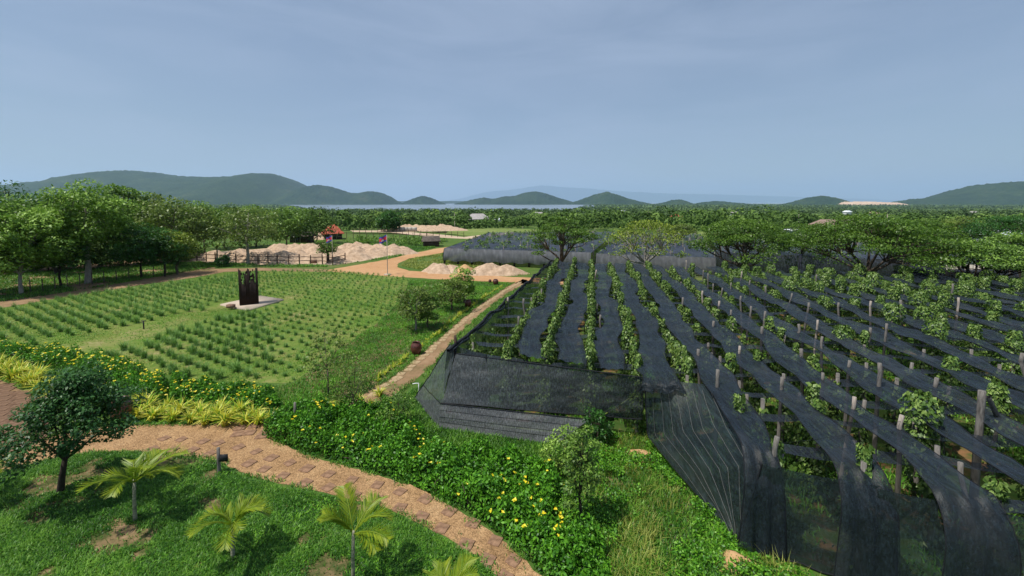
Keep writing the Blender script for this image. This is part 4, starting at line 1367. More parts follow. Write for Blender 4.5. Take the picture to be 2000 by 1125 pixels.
fence('dark wooden rail fence in front of the sand heaps', [(365, 509), (385, 510), (403, 511), (421, 512), (440, 513), (461, 515), (483, 515), (504, 516), (524, 516), (542, 516), (564, 517), (585, 517), (607, 517), (630, 517), (650, 518), (674, 513)], 1.45, .085, (.40, .78))
fence('thin paddock fence beyond the sand heaps, nearer line', [(677 + 13 * i, 465 + .3 * i) for i in range(14)], 1.5, .07, (.75,))
fence('thin paddock fence beyond the sand heaps, farther line', [(690 + 12 * i, 453.5 + .55 * i) for i in range(19)], 1.4, .07, (.75,))
fence('sparse stake fence under the trees on the left', [(60 + 24 * i, 571 - 3.1 * i) for i in range(13)], 1.3, .05, (), 'bark')

# ------------------------------------------------------------------ flags
def flag(px, py, h, lab, rz, fw=1.15, fh=.8):
    g = G(px, py)
    t = thing('flag_pole', lab, 'flag', g)
    MB().tube(np.array([[0, 0, 0], [0, 0, h / 2], [0, 0, h]]), [.05, .045, .035], 8).build('pole', M['pole'], t)
    MB().lathe([(.01, .0), (.45, .0), (.45, .12), (.06, .14)], 12).build('foot', M['slab'], t)
    # drooping banner in three bands: blue, red with a white temple, blue
    def cloth(v0, v1, off=0.0, u0=0., u1=1.):
        u, v = np.meshgrid(np.linspace(u0, u1, 18), np.linspace(v0, v1, 8), indexing='ij')
        X = -.03 - u * fw * .82
        Y = .18 * np.sin(u * 8) * u + off
        Z = h - .05 - v * fh - .35 * u ** 1.3 + .06 * np.sin(u * 9)
        return np.stack([X, Y, Z], -1)
    MB().grid(cloth(0, .25)).build('blue_band', M['flag_blue'], t, smooth_=True)
    red = MB().grid(cloth(.252, .748)).build('red_band', M['flag_red'], t, smooth_=True)
    MB().grid(cloth(.75, 1)).build('blue_band', M['flag_blue'], t, smooth_=True)
    em = MB()
    for (a, b, c_, d_) in ((.36, .64, .58, .70), (.40, .47, .46, .58), (.47, .53, .36, .58), (.53, .60, .46, .58)):
        em.grid(cloth(c_, d_, -.015, a, b))
    em.build('temple_emblem', M['flag_white'], red)
    t.rotation_euler = (0, 0, rz)


flag(757, 537, 5.0, 'red and blue flag on a thin pole beside the dirt road', .1)
flag(650, 517, 4.25, 'red and blue flag in front of the red-roofed hut', -.1)

# ------------------------------------------------------------------ houses and sheds
def building(name, lab, cat, px, py, w, d, hw, hr, wallm, roofm, rz=0., hip=0.0, over=.5, openings=(), z=0.):
    g = G(px, py, z)
    t = thing(name, lab, cat, g, rz=rz)
    MB().box((0, 0, hw / 2), (w, d, hw)).build('wall', wallm, t)
    x, y = w / 2 + over, d / 2 + over
    hx = x * hip
    V = np.array([[-x, -y, hw - .15], [x, -y, hw - .15], [x, y, hw - .15], [-x, y, hw - .15], [-x + hx, 0, hw + hr], [x - hx, 0, hw + hr]])
    V2 = V + [0, 0, .12]
    mb = MB()
    mb.add(V2, [[0, 1, 5, 4], [2, 3, 4, 5]], [[1, 2, 5], [3, 0, 4]])
    mb.add(V, [[0, 4, 5, 1], [2, 5, 4, 3]], [[1, 5, 2], [3, 4, 0]])
    mb.add(np.concatenate([V[:4], V2[:4]]), [[0, 1, 5, 4], [1, 2, 6, 5], [2, 3, 7, 6], [3, 0, 4, 7]])
    mb.build('roof', roofm, t)
    for (kind, ox, oz, ow, oh) in openings:
        pane = MB().box((ox, -d / 2 - .02, oz), (ow, .06, oh)).build(kind, M['glass_dark'], t)
        fr = MB()
        for sx in (-1, 1):
            fr.box((ox + sx * (ow / 2 + .05), -d / 2 - .04, oz), (.1, .1, oh + .2))
            fr.box((ox, -d / 2 - .043, oz + sx * (oh / 2 + .05)), (ow - .01, .1, .1))
        fr.build('frame', M['wood_pale'], pane)
    return t


building('hut', 'hut with a bright red tiled roof behind the sand heaps', 'hut', 650, 467, 3.9, 3.6, 1.5, 2.0, M['dark_wall'], M['roof_red'], .5, .75, .5, (('door', 0, 1, 1, 1.8), ('window', 1.4, 1.2, .8, .8)))
building('shed', 'small dark thatched shed left of the red-roofed hut', 'shed', 590, 473, 4.0, 3.0, 1.5, 1.1, M['dark_wall'], M['roof_thatch'], -.1, 0.1, .5, (('door', 0, .7, .9, 1.4),))
building('shelter', 'grey low shelter beside the road left of the netted field', 'shelter', 842, 481, 3.2, 2.4, 1.2, .8, M['dark_wall'], M['roof_thatch'], .2, .1, .3)
building('house', 'pale house with grey tiled roof at the wood edge', 'house', 933, 438, 13, 8, 3.2, 3.0, M['white_wall'], M['roof_grey'], .25, .55, .9, (('window', -4, 1.7, 1.6, 1.4), ('door', 0, 1.3, 1.4, 2.4), ('window', 4, 1.7, 1.6, 1.4)), z=-4.0)
building('barn', 'barn with a wide brown roof beyond the umbrella trees', 'barn', 1640, 461, 11, 9, 2.3, 2.0, M['dark_wall'], M['roof_brown'], -.15, .25, 1.0)
building('shed', 'low white-roofed shed left of the brown barn', 'shed', 1575, 461, 8, 5, 1.6, .5, M['white_wall'], M['white_sheet'], .05, .05, .4)
building('shed', 'white-roofed shed among the trees at the far right', 'shed', 1925, 480, 9, 6, 2.4, .8, M['white_wall'], M['white_sheet'], .0, .05, .4)
building('greenhouse', 'long low white greenhouse behind the largest umbrella tree', 'greenhouse', 1772, 514, 9, 6, 1.2, .9, M['white_sheet'], M['white_sheet'], -.2, .05, .2)
building('house', 'tiny far house with an orange roof in the wood', 'house', 1322, 430, 7, 6, 2.5, 1.8, M['white_wall'], M['roof_red'], .2, .4, .6, z=-4.5)
building('house', 'tiny far white house in the wood right of the grey-roofed house', 'house', 975, 437, 5, 4, 2.4, 1.2, M['white_wall'], M['white_sheet'], .2, .2, .4, z=-4)
for k, (a, Y, w_, rm) in enumerate(((1052, 430, 8, 'roof_grey'), (1218, 720, 11, 'white_sheet'), (1272, 470, 7, 'roof_brown'), (1432, 590, 8, 'roof_grey'), (1655, 660, 10, 'white_sheet'), (1708, 480, 8, 'roof_brown'), (1902, 560, 9, 'roof_grey'))):
    p = at_depth(a, 410, Y)
    z0 = float(gz(p[0], p[1])) + 2.2
    t = building('house', 'tiny far roof on the wooded plain, %s from the left' % ORD[k], 'house', 0, 800, w_, w_ * .6, 5.0, 2.2, M['white_wall'], M[rm], random.uniform(-.5, .5), .2, .8)
    t.location = (p[0], Y, z0)
    t['group'] = 'far houses on the plain'
for k, (a, w_) in enumerate(((1888, 2.4), (1925, 3.6))):
    g = G(a, 552, 1.2)
    t = thing('fence_panel', 'beige board fence panel behind the vines, %s one' % ('shorter left', 'longer right')[k], 'fence', (g[0], g[1] + 1.0, 0), 'beige fence panels')
    n = int(w_ / .4)
    for i in range(n):
        MB().box(((i + .5) * w_ / n - w_ / 2, .01 * (i % 2), 1.45 + .05 * random.random()), (w_ / n - .02, .04, 2.7)).build('board', M['beige_panel'], t)
for k, (a, b, Y, h) in enumerate(((888, 445, 190, 9), (1021, 440, 230, 9), (1560, 432, 180, 8), (1733, 430, 190, 9))):
    p = at_depth(a, 425, Y)
    z0 = float(gz(p[0], p[1]))
    o = MB().tube(np.array([[0, 0, 0], [0, 0, h]]), [.16, .10], 6).build('utility_pole', M['wood_pale'], loc=(p[0], p[1], z0))
    tag(o, 'pale utility pole in the wood, %s from the left' % ORD[k], 'pole', 'utility poles')

# ------------------------------------------------------------------ trees
def base_of(px, py):
    return G(px, py)


def px_tree(name, lab, px, by, ty, wpx, leafm, barkm, seed, nclump=26, nleaf=4200, lsize=.30, fork=.38, shape='ellipsoid', cover=.62, trunk=None, flat=.65, lean=(0, 0), grp=None, rcf=.36, hole=0.0, cat='tree', limb_r=None):
    g = G(px, by)
    d = g[1]
    h = CAM_H - (ty - 395) * d / FPX
    rx = wpx / 2 * d / FPX
    rz = h * cover / 2
    tree(name, lab, cat, g, M[leafm], M[barkm], grp, seed=seed, h=h, rx=rx * .80, rz=rz if shape != 'umbrella' else h * .20, cz=h - rz, nclump=nclump, nleaf=nleaf, lsize=lsize, trunk_r=trunk or h * .017, fork=fork, shape=shape, flat=flat, lean=lean, rc=rx * rcf, hole=hole, limb_r=limb_r)


LT = 'trees on the left'
px_tree('broad_tree', 'large light green tree with a pale thick trunk on the left', 172, 553, 366, 185, 'leaf_light', 'bark_pale', 1, 52, 14000, .30, .36, cover=.62, trunk=.27, grp=LT, hole=.12, rcf=.27)
px_tree('broad_tree', 'leafy tree at the left edge with leaning pale branches', 42, 574, 400, 190, 'leaf_light', 'bark_pale', 2, 52, 13000, .28, .22, cover=.78, grp=LT, rcf=.27, hole=.1)
px_tree('broad_tree', 'tree cut by the left edge of the picture, trunk in shade', -40, 578, 375, 200, 'leaf_mid', 'bark', 3, 46, 10000, .30, .25, cover=.8, grp=LT, rcf=.27)
px_tree('broad_tree', 'dark green layered tree right of the pale trunk', 277, 543, 436, 125, 'leaf_dark', 'bark_dark', 4, 30, 6000, .26, .30, cover=.74, flat=.4, grp=LT)
px_tree('broad_tree', 'small yellowish tree at the right end of the left tree group', 347, 536, 447, 75, 'leaf_yellow', 'bark', 5, 22, 3000, .22, .30, cover=.75, grp=LT)
px_tree('broad_tree', 'olive tree with drooping crown behind the yellowish tree', 345, 521, 386, 150, 'leaf_olive', 'bark', 6, 34, 5500, .36, .30, cover=.76, grp=LT)
px_tree('broad_tree', 'tallest dark tree behind the large light green tree', 238, 520, 350, 120, 'leaf_mid', 'bark', 7, 32, 5000, .38, .35, cover=.7, grp=LT)
px_tree('broad_tree', 'mid green tree behind the left edge tree', 112, 535, 372, 150, 'leaf_mid', 'bark_dark', 8, 34, 5500, .36, .35, cover=.72, grp=LT)
px_tree('broad_tree', 'dark tree far left behind the edge trees', 15, 532, 362, 150, 'leaf_dark', 'bark', 9, 34, 5000, .36, .35, cover=.72, grp=LT)
px_tree('broad_tree', 'low shaded tree under the large light green tree', 120, 560, 455, 120, 'leaf_dark', 'bark_dark', 10, 24, 3500, .28, .38, cover=.65, grp=LT)
px_tree('broad_tree', 'small round dark tree left of the yellowish tree', 322, 540, 465, 85, 'leaf_dark', 'bark_dark', 110, 22, 3000, .24, .35, cover=.7, grp=LT)
px_tree('broad_tree', 'olive tree between the tallest tree and the drooping olive tree', 300, 512, 378, 100, 'leaf_olive', 'bark', 111, 28, 4000, .38, .35, cover=.75, grp=LT)
px_tree('broad_tree', 'open light tree standing alone before the sand heaps', 484, 516, 399, 128, 'leaf_olive', 'bark_pale', 12, 34, 3600, .32, .34, cover=.72, trunk=.2, grp=LT, hole=.15)
px_tree('broad_tree', 'bushy green tree behind the drooping olive tree', 400, 497, 396, 110, 'leaf_mid', 'bark', 13, 30, 4500, .40, .3, cover=.8, grp=LT)
px_tree('broad_tree', 'dark bushy tree left of the thatched shed', 560, 482, 408, 110, 'leaf_mid', 'bark', 14, 30, 4000, .45, .25, cover=.85, grp=LT)
px_tree('broad_tree', 'round nearly black tree at the wood edge', 762, 452, 414, 56, 'leaf_dark', 'bark_dark', 15, 34, 5000, .55, .2, cover=.92, flat=.9, grp='trees at the wood edge')
px_tree('sapling', 'small round tree in front of the red-roofed hut', 641, 514, 468, 50, 'leaf_mid', 'bark_dark', 16, 22, 2200, .22, .42, cover=.62, trunk=.22, grp='small trees')
px_tree('bush', 'dark leafy bush at the left end of the rail fence', 437, 521, 497, 34, 'leaf_bluegreen', 'bark', 17, 14, 1400, .18, .15, cover=.95, grp='small trees', cat='bush')
# banana plant
g = G(424, 512)
t = thing('banana_plant', 'banana plant with long ragged leaves by the rail fence', 'plant', g)
MB().tube(np.array([[0, 0, 0], [.05, 0, 1.2], [.1, 0, 2.0]]), [.14, .12, .08], 8).build('stem', M['palm_stem'], t)
for k in range(8):
    a = k * .8 + .3; up = 1.9 + .3 * (k % 3)
    s = np.linspace(0, 1, 9)
    cx = s * 1.5 * (.6 + .2 * (k % 3)); cz = 1.9 + s * up * .9 - s ** 2.2 * 1.3
    wv = .30 * np.sin(np.clip(s, .03, .97) * math.pi) ** .6
    ctr = np.stack([np.cos(a) * cx, np.sin(a) * cx, cz], 1)
    sd = np.array([-math.sin(a), math.cos(a), 0])
    P = np.stack([ctr + sd * wv[:, None] * q + np.array([0, 0, .08]) * abs(q) for q in (-1, 0, 1)], 0)
    MB().grid(P, rnd=.5).build('leaf', M['leaf_light'], t, smooth_=True)

# umbrella trees behind the plantation
RT = 'umbrella-shaped trees behind the netted field'
def umbrella(lab, px, Y, ty, wpx, seed, leafm='leaf_rain', nleaf=7500, nclump=60, forkz=2.2, hole=.07, bark='bark'):
    p = at_depth(px, 500, Y)
    h = CAM_H - (ty - 395) * Y / FPX
    rx = wpx / 2 * Y / FPX
    tree('umbrella_tree', lab, 'tree', (p[0], Y, 0), M[leafm], M[bark], RT, seed=seed, h=h, rx=rx * .95, rz=h * .30, cz=h * .7, nclump=nclump, nleaf=int(nleaf * 1.35), lsize=.19, trunk_r=h * .032, fork=forkz / h, shape='umbrella', flat=.30, rc=rx * .26, hole=hole, limb_r=h * .020)


umbrella('umbrella tree with open dark branches, leftmost of its row', 1097, 49.5, 424, 128, 201, nleaf=6500, hole=.1)
umbrella('sparse yellowing umbrella tree with bare pinkish branches', 1260, 48, 432, 165, 202, 'leaf_yellow', 4200, 60, hole=.12, bark='bark_pale')
umbrella('green umbrella tree, third from the left in its row', 1452, 45, 430, 190, 203, nleaf=13000, nclump=84)
umbrella('largest umbrella tree with wide flat crown and dark limbs', 1695, 41.5, 424, 270, 204, nleaf=20000, nclump=120)
umbrella('umbrella tree partly behind the largest one, on its left', 1565, 56, 438, 120, 205, nleaf=6000)
umbrella('small umbrella tree far behind the yellowing one', 1330, 80, 436, 62, 206, 'leaf_olive', 3500, 40)
umbrella('low dense umbrella tree at the right behind the vines', 1905, 38.5, 470, 215, 207, 'leaf_mid', 11000, 84, forkz=1.9, bark='bark_dark')
umbrella('darkest umbrella tree in the upper right corner of the grove', 1990, 52, 420, 190, 208, 'leaf_dark', 9000, 74)
umbrella('brownish umbrella tree between the largest and the darkest ones', 1865, 58, 424, 120, 209, 'leaf_olive', 6000)
umbrella('umbrella tree at the right edge beside the low dense one', 2030, 41, 455, 190, 210, 'leaf_mid', 8000, 70)
umbrella('umbrella tree behind the right side of the largest one', 1800, 52, 428, 130, 211, 'leaf_rain', 7000)
umbrella('dark small umbrella tree beside the white greenhouse', 1785, 47, 462, 90, 212, 'leaf_dark', 4000, 44, forkz=1.6, bark='bark_dark')

# young garden trees
GT = 'young trees in the garden strip'
px_tree('citrus_tree', 'citrus tree left of the second clay jar, tallest', 812, 645, 555, 95, 'leaf_olive', 'bark_pale', 21, 24, 2600, .16, .30, cover=.80, grp=GT, trunk=.07)
px_tree('citrus_tree', 'dark citrus tree close behind the tallest citrus tree', 836, 640, 570, 60, 'leaf_mid', 'bark', 22, 18, 2000, .15, .25, cover=.85, grp=GT, trunk=.06)
px_tree('citrus_tree', 'bushy citrus tree behind the second clay jar', 882, 606, 540, 78, 'leaf_olive', 'bark', 23, 22, 2600, .16, .25, cover=.85, grp=GT, trunk=.07)
px_tree('citrus_tree', 'brightest citrus tree, farthest along the garden strip', 906, 592, 524, 62, 'leaf_light', 'bark', 24, 22, 2600, .17, .2, cover=.85, grp=GT, trunk=.07)
px_tree('sapling', 'spindly yellow-green sapling left of the nearest clay jar', 641, 770, 635, 120, 'leaf_olive', 'bark', 25, 26, 900, .12, .35, cover=.75, grp=GT, trunk=.035, hole=.15, rcf=.30)
px_tree('sapling', 'feathery dark sapling beside the start of the garden path', 692, 815, 690, 110, 'leaf_olive', 'bark', 26, 26, 1500, .08, .30, cover=.80, grp=GT, trunk=.03, rcf=.30)
px_tree('sapling', 'slender green tree between the hedge and the net wall', 1131, 1035, 835, 95, 'leaf_mid', 'bark_dark', 27, 34, 2600, .085, .30, cover=.82, grp=GT, trunk=.045, rcf=.34)
px_tree('shrub', 'wispy green shrub between the garden path and the hedge', 775, 838, 762, 90, 'leaf_mid', 'bark', 28, 26, 1500, .085, .12, cover=.95, grp=GT, trunk=.025, rcf=.30, cat='shrub')
px_tree('shrub', 'loose pale shrub at the foot of the grey net skirt', 1095, 925, 850, 95, 'leaf_light', 'bark', 29, 26, 1500, .08, .12, cover=.95, grp=GT, trunk=.025, rcf=.30, cat='shrub')
px_tree('vine_bush', 'dark leafy vine in the gap under the front net wall', 1165, 868, 812, 70, 'leaf_dark', 'bark', 34, 20, 1400, .10, .12, cover=.95, trunk=.03, rcf=.34, cat='vine')
# the dark foreground tree
g = G(117, 962)
tree('young_tree', 'dark feathery young tree leaning right in the left foreground', 'tree', g, M['leaf_bluegreen'], M['bark_dark'], seed=31, h=4.2, rx=1.6, rz=1.45, cz=2.7, nclump=62, nleaf=15000, lsize=.10, trunk_r=.08, fork=.26, lean=(1.1, -.2), shape='cone', flat=.75, rc=.46, hole=.08)
# bushes along the wood on the left to close the background
for k, (px, by, ty, w_, lm) in enumerate(((60, 505, 392, 150, 'leaf_mid'), (160, 500, 396, 140, 'leaf_olive'), (-60, 505, 380, 160, 'leaf_dark'), (230, 497, 398, 120, 'leaf_mid'), (440, 486, 402, 110, 'leaf_forest'), (500, 482, 404, 100, 'leaf_mid'), (620, 476, 410, 90, 'leaf_forest'))):
    px_tree('broad_tree', 'background tree closing the wood behind the left group, %s from the left' % ORD[k], px, by, ty, w_, lm, 'bark', 300 + k, 26, 2300, .46, .2, cover=.85, grp='background trees on the left')

for k, (px, by, ty, w_) in enumerate(((-60, 536, 470, 120), (20, 530, 465, 110), (95, 528, 470, 110), (165, 524, 468, 110), (232, 520, 466, 100), (300, 514, 466, 100), (362, 506, 468, 80))):
    px_tree('bush', 'dark undergrowth bush behind the left trunks, %s from the left' % ORD[k], px, by, ty, w_, 'leaf_forest', 'bark', 330 + k, 22, 2400, .36, .1, cover=1.0, grp='undergrowth behind the left trees', cat='bush')

# ------------------------------------------------------------------ palms
def frond_mesh(seed, ln, droop, nl=40, wl=.30):
    r = np.random.default_rng(seed)
    s = np.linspace(0, 1, 14)
    X = ln * (s * .62 + .10 * s ** 2); Z = ln * (.92 * s - droop * s ** 2.3)
    C = np.stack([X, np.zeros(14), Z], 1)
    mb = MB()
    mb.tube(C, np.linspace(.020, .005, 14), 5, rnd=.6)
    t = np.linspace(.14, .99, nl)
    p = np.stack([np.interp(t, s, C[:, i]) for i in range(3)], 1)
    T = nrm(np.gradient(p, axis=0))
    for sgn in (-1, 1):
        side = np.array([0, sgn, 0.0])
        L = wl * ln * np.sin(np.clip(t * 1.02, .05, 1) * math.pi) ** .6 * (.85 + .3 * r.random(nl)) + .08
        D = nrm(T * 1.05 + side * .8 + np.array([0, 0, -.15]) + .25 * np.cross(T, side) * sgn * 0 + np.array([0, 0, .35]) * (1 - t)[:, None] + r.normal(0, .06, (nl, 3)))
        N = nrm(np.cross(T, D) * sgn * -1 + np.array([0, 0, .3]))
        mb.quads(leaves(p + D * (L * .5)[:, None], L, np.full(nl, .026), D, N), 0, np.clip(.35 + .6 * r.random(nl) * (.5 + t * .5), 0, 1))
    return mb.mesh('frond')


def palm(px, py, h, n, ln, lab, seed, leafm='palm_leaf', a0=0):
    g = G(px, py)
    r = np.random.default_rng(seed)
    t = thing('areca_palm', lab, 'palm', g, 'young palms on the lawn')
    MB().tube(np.array([[0, 0, -.05], [.01, 0, h * .5], [0.03, .02, h]]), [.055, .042, .035], 8).build('trunk', M['palm_stem'], t)
    for k in range(n):
        me = frond_mesh(seed * 20 + k, ln * r.uniform(.8, 1.1), r.uniform(.30, .85))
        o = place('frond', me, M[leafm], t, (.03, .02, h - .08))
        o.rotation_euler = (r.uniform(-.2, .2), r.uniform(-.25, .45), a0 + k * 2.4 + r.uniform(-.3, .3))


palm(264, 1017, 1.2, 9, 1.35, 'young palm with pale slim trunk beside the dark tree', 3)
palm(455, 1090, .9, 9, 1.1, 'bushy low palm in the middle of the lawn', 4)
palm(690, 1150, 1.4, 7, 1.15, 'yellow-green palm beside the stepping stones, nearest the camera', 5, a0=.5)
palm(868, 1215, .62, 8, .95, 'palm at the bottom edge with only yellow frond tips showing', 6)
palm(-45, 985, .9, 8, 1.15, 'palm at the left edge with one frond in view', 7)

# ------------------------------------------------------------------ hedges
def hedge(lab, poly, hmax, nleaf, nfl, seed, lsize=.10, fsize=.075, flpatch=1.0, edge=.32, mat='leaf_hedge'):
    r = np.random.default_rng(seed)
    wp = [np.array(p[:2]) for p in poly]
    def edge_d(Q):
        d = np.full(len(Q), 1e9)
        for i in range(len(wp)):
            a, b = wp[i], wp[(i + 1) % len(wp)]
            ab = b - a
            tt_ = np.clip(((Q - a) @ ab) / max(ab @ ab, 1e-9), 0, 1)
            d = np.minimum(d, np.linalg.norm(Q - (a + tt_[:, None] * ab), axis=1))
        return d
    def hfun(Q):
        e = np.clip(edge_d(Q) / edge, 0, 1)
        return hmax * (1 - (1 - e) ** 2.2) ** .6 * (.12 + 1.5 * fbm(Q[:, 0] * 1.9, Q[:, 1] * 1.9, seed, 3) ** 1.3)
    c = sum(wp) / len(wp)
    t = thing('flowering_hedge', lab, 'hedge', (c[0], c[1], 0), 'yellow-flowering hedges')
    Q = scatter(nleaf, poly, seed=seed)
    n = len(Q)
    h = hfun(Q)
    z = h * (1 - .75 * r.random(n) ** 2.0) + r.normal(0, .05, n)
    z = np.where(r.random(n) < .22, h * r.random(n), z)
    eps = .06
    gx = (hfun(Q + [eps, 0]) - h) / eps; gy = (hfun(Q + [0, eps]) - h) / eps
    Ns = nrm(np.stack([-gx, -gy, np.ones(n)], 1))
    N = nrm(Ns + r.normal(0, .5, (n, 3)))
    D = nrm(r.normal(0, 1, (n, 3)) + Ns * .5)
    L = lsize * (.7 + .7 * r.random(n))
    rn = np.clip(r.random(n) * .85 + .9 * (z / np.maximum(h, .05) - .85) + .4 * (fbm(Q[:, 0] * 3, Q[:, 1] * 3, seed + 1, 2) - .5) + .1, 0, 1)  # deeper leaves get a darker tone: shade in the gaps painted in
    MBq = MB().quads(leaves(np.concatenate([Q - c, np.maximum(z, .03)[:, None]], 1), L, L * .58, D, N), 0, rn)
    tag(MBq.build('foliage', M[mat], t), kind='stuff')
    Q2 = scatter(int(nfl * 3), poly, seed=seed + 50)
    kp = fbm(Q2[:, 0] * 1.1, Q2[:, 1] * 1.1, seed + 60, 2) > (.5 if flpatch else .0)
    Q2 = Q2[kp][:nfl]
    h2 = hfun(Q2)
    fb = MB()
    m = len(Q2)
    for k in range(5):
        a = k * 1.2566 + r.random(m)
        tilt = r.normal(0, .9, (m, 3)) + [0, -.5, 0]
        D = nrm(np.stack([np.cos(a), np.sin(a), np.full(m, .25)], 1) + tilt * .3)
        N = nrm(np.stack([np.zeros(m), np.full(m, -.35), np.ones(m)], 1) + tilt * .5)
        fs = fsize * (.55 + .8 * r.random(m))
        fb.quads(leaves(np.concatenate([Q2 - c, (h2 + .04)[:, None]], 1) + D * (fs * .42)[:, None], fs * .9, fs * .75, D, N), 0)
    tag(fb.build('flowers', M['flower'], t), kind='stuff')
    br = MB()
    for i in range(26):
        q = scatter(1, poly, seed=seed + 200 + i)[0]
        hh = float(hfun(q[None])[0])
        b0 = np.array([*(q - c), 0])
        br.tube(np.array([b0, b0 + [r.normal(0, .1), r.normal(0, .1), hh * .6], b0 + [r.normal(0, .2), r.normal(0, .2), hh * 1.0]]), [.02, .014, .006], 4)
    tag(br.build('branches', M['bark'], t), kind='stuff')
    return hfun


hedge('long flowering hedge running along the stepping-stone path', wHEDGE, .90, 62000, 95, 11)
H2 = wpoly([(-120, 690), (0, 694), (110, 714), (210, 740), (300, 772), (335, 790), (330, 760), (260, 728), (180, 706), (0, 688), (-120, 678)])
hedge('yellow-flowering hedge behind the striped plants at the left edge', [G(*p) for p in [(-120, 700), (0, 706), (110, 722), (200, 752), (260, 780), (330, 790), (330, 752), (200, 712), (110, 694), (0, 684), (-120, 676)]], .95, 24000, 330, 12, fsize=.085, flpatch=0)
hedge('yellow-flowering hedge in the middle behind the striped plants', [G(*p) for p in [(330, 790), (420, 796), (520, 802), (552, 795), (535, 772), (440, 760), (330, 752)]], .75, 15000, 110, 13, fsize=.075, flpatch=0)

# ------------------------------------------------------------------ striped strap-leaved plants
ST = [strap_clump(s, 85, .72, .046, 1.0, 2).mesh('striped_plant') for s in range(5)]
STS = [strap_clump(10 + s, 34, .36, .030, 1.05, 2).mesh('striped_plant') for s in range(5)]
for m_ in ST + STS:
    m_.materials.append(M['strap_yellow']); m_.materials.append(M['strap_green'])
left = [(-30, 728), (-10, 738), (8, 731), (24, 745), (38, 741), (52, 756), (66, 752), (76, 768), (92, 766), (104, 779), (0, 715), (40, 725), (75, 740), (18, 722), (58, 735), (100, 756)]
mid = [(270, 818), (290, 806), (298, 822), (318, 812), (338, 824), (352, 812), (372, 828), (392, 816), (402, 830), (425, 820), (440, 832), (458, 820), (478, 830), (495, 818), (505, 830), (285, 795), (330, 800), (385, 806), (430, 808), (470, 810), (532, 826)]
for k, p in enumerate(left):
    g = G(*p)
    o = place('striped_plant', ST[k % 5], None, None, g, random.uniform(0, 6.28), random.uniform(1.05, 1.4))
    tag(o, 'yellow striped plant beside the brown patio, %s from the left edge' % ORD[sum(1 for q in left if q[0] <= p[0]) - 1], 'plant', 'striped plants by the patio')
for k, p in enumerate(mid):
    g = G(*p)
    o = place('striped_plant', ST[(k + 2) % 5], None, None, g, random.uniform(0, 6.28), random.uniform(.95, 1.3))
    tag(o, 'yellow striped plant before the middle flowering hedge, %s from the left' % ORD[sum(1 for q in mid if q[0] <= p[0]) - 1], 'plant', 'striped plants before the middle hedge')
edge_n = 0
bl = [G(*p) for p in [(745, 745), (800, 702), (826, 682), (862, 652), (905, 616), (950, 582), (985, 560)]]
for a, b in zip(bl[:-1], bl[1:]):
    L = np.linalg.norm(b - a); s = 0
    while s < L:
        q = a + (b - a) * s / L
        o = place('striped_plant', STS[random.randrange(5)], None, None, (q[0] - .25 + random.uniform(-.12, .12), q[1], 0), random.uniform(0, 6.28), random.uniform(.8, 1.25))
        tag(o, 'small yellow-green strap-leaved plant edging the garden path, %s from the camera' % ORD[edge_n], 'plant', 'edging plants along the garden path')
        edge_n += 1
        s += random.uniform(.42, .62)
for p in [(690, 812), (725, 800), (742, 775), (665, 806), (640, 800), (705, 790)]:
    g = G(*p)
    o = place('striped_plant', ST[random.randrange(5)], None, None, g, random.uniform(0, 6.28), random.uniform(.7, .95))
    tag(o, 'yellow striped plant among the saplings at the start of the garden path', 'plant', 'striped plants by the saplings')

# ------------------------------------------------------------------ grass and weeds
def grass(name, lab, poly, n, ln, wd, mat, seed, exclude=(), bias=None, lean=(.3, 1.1)):
    r = np.random.default_rng(seed)
    Q = scatter(n, poly, exclude, seed, bias)
    m = len(Q)
    cl = fbm(Q[:, 0] * .9, Q[:, 1] * .9, seed, 3)
    mb = MB()
    b = np.concatenate([Q, np.zeros((m, 1))], 1)
    blades(mb, b, r.random(m) * 6.283, lean[0] + (lean[1] - lean[0]) * r.random(m), ln * (.5 + .7 * r.random(m)) * (.55 + .9 * cl), wd * (.7 + .7 * r.random(m)), r, rnd=np.clip(r.random(m) * .7 + .9 * (cl - .5) + .18, 0, 1))
    o = mb.build(name, M[mat])
    return tag(o, lab, 'grass', kind='stuff')


def bare(seed, lo=.30, sc=.9):
    return lambda Q: smooth(lo, lo + .14, 1 - fbm(Q[:, 0] * sc, Q[:, 1] * sc, seed, 4)) * .97 + .03


grass('lawn_grass', 'rough green grass of the foreground lawn', wLAWN, 185000, .15, .017, 'grass', 41, (wPATH,), bare(4, .29), (.4, 1.35))
grass('lawn_herbs', 'broad-leaved herbs mixed into the foreground lawn', wLAWN, 26000, .12, .034, 'leaf_weed', 42, (wPATH,), bare(4, .34), (.6, 1.3))
grass('weeds', 'tall weeds between hedge and net walls', wWEEDS, 34000, .24, .02, 'grass', 43, (), bare(6, .28), (.4, 1.3))
grass('weeds', 'dry stalks among the weeds by the net walls', wWEEDS, 5000, .42, .012, 'grass_dry', 44, (), bare(9, .45))
r = np.random.default_rng(78)
Q = scatter(26000, wWEEDS, (), 79, lambda Q: smooth(.40, .55, fbm(Q[:, 0] * .9, Q[:, 1] * .9, 80, 3)))
nq_ = len(Q)
zz_ = (.08 + .34 * fbm(Q[:, 0] * 1.6, Q[:, 1] * 1.6, 81, 3)) * r.uniform(.5, 1, nq_)
L_ = .07 * r.uniform(.6, 1.5, nq_)
mb = MB().quads(leaves(np.concatenate([Q, zz_[:, None]], 1), L_, L_ * .6, rand_dirs(nq_, r), nrm(rand_dirs(nq_, r) * .7 + [0, 0, 1])), 0)
tag(mb.build('weed_leaves', M['leaf_weed']), 'leafy low weeds between hedge and net walls', 'weeds', kind='stuff')
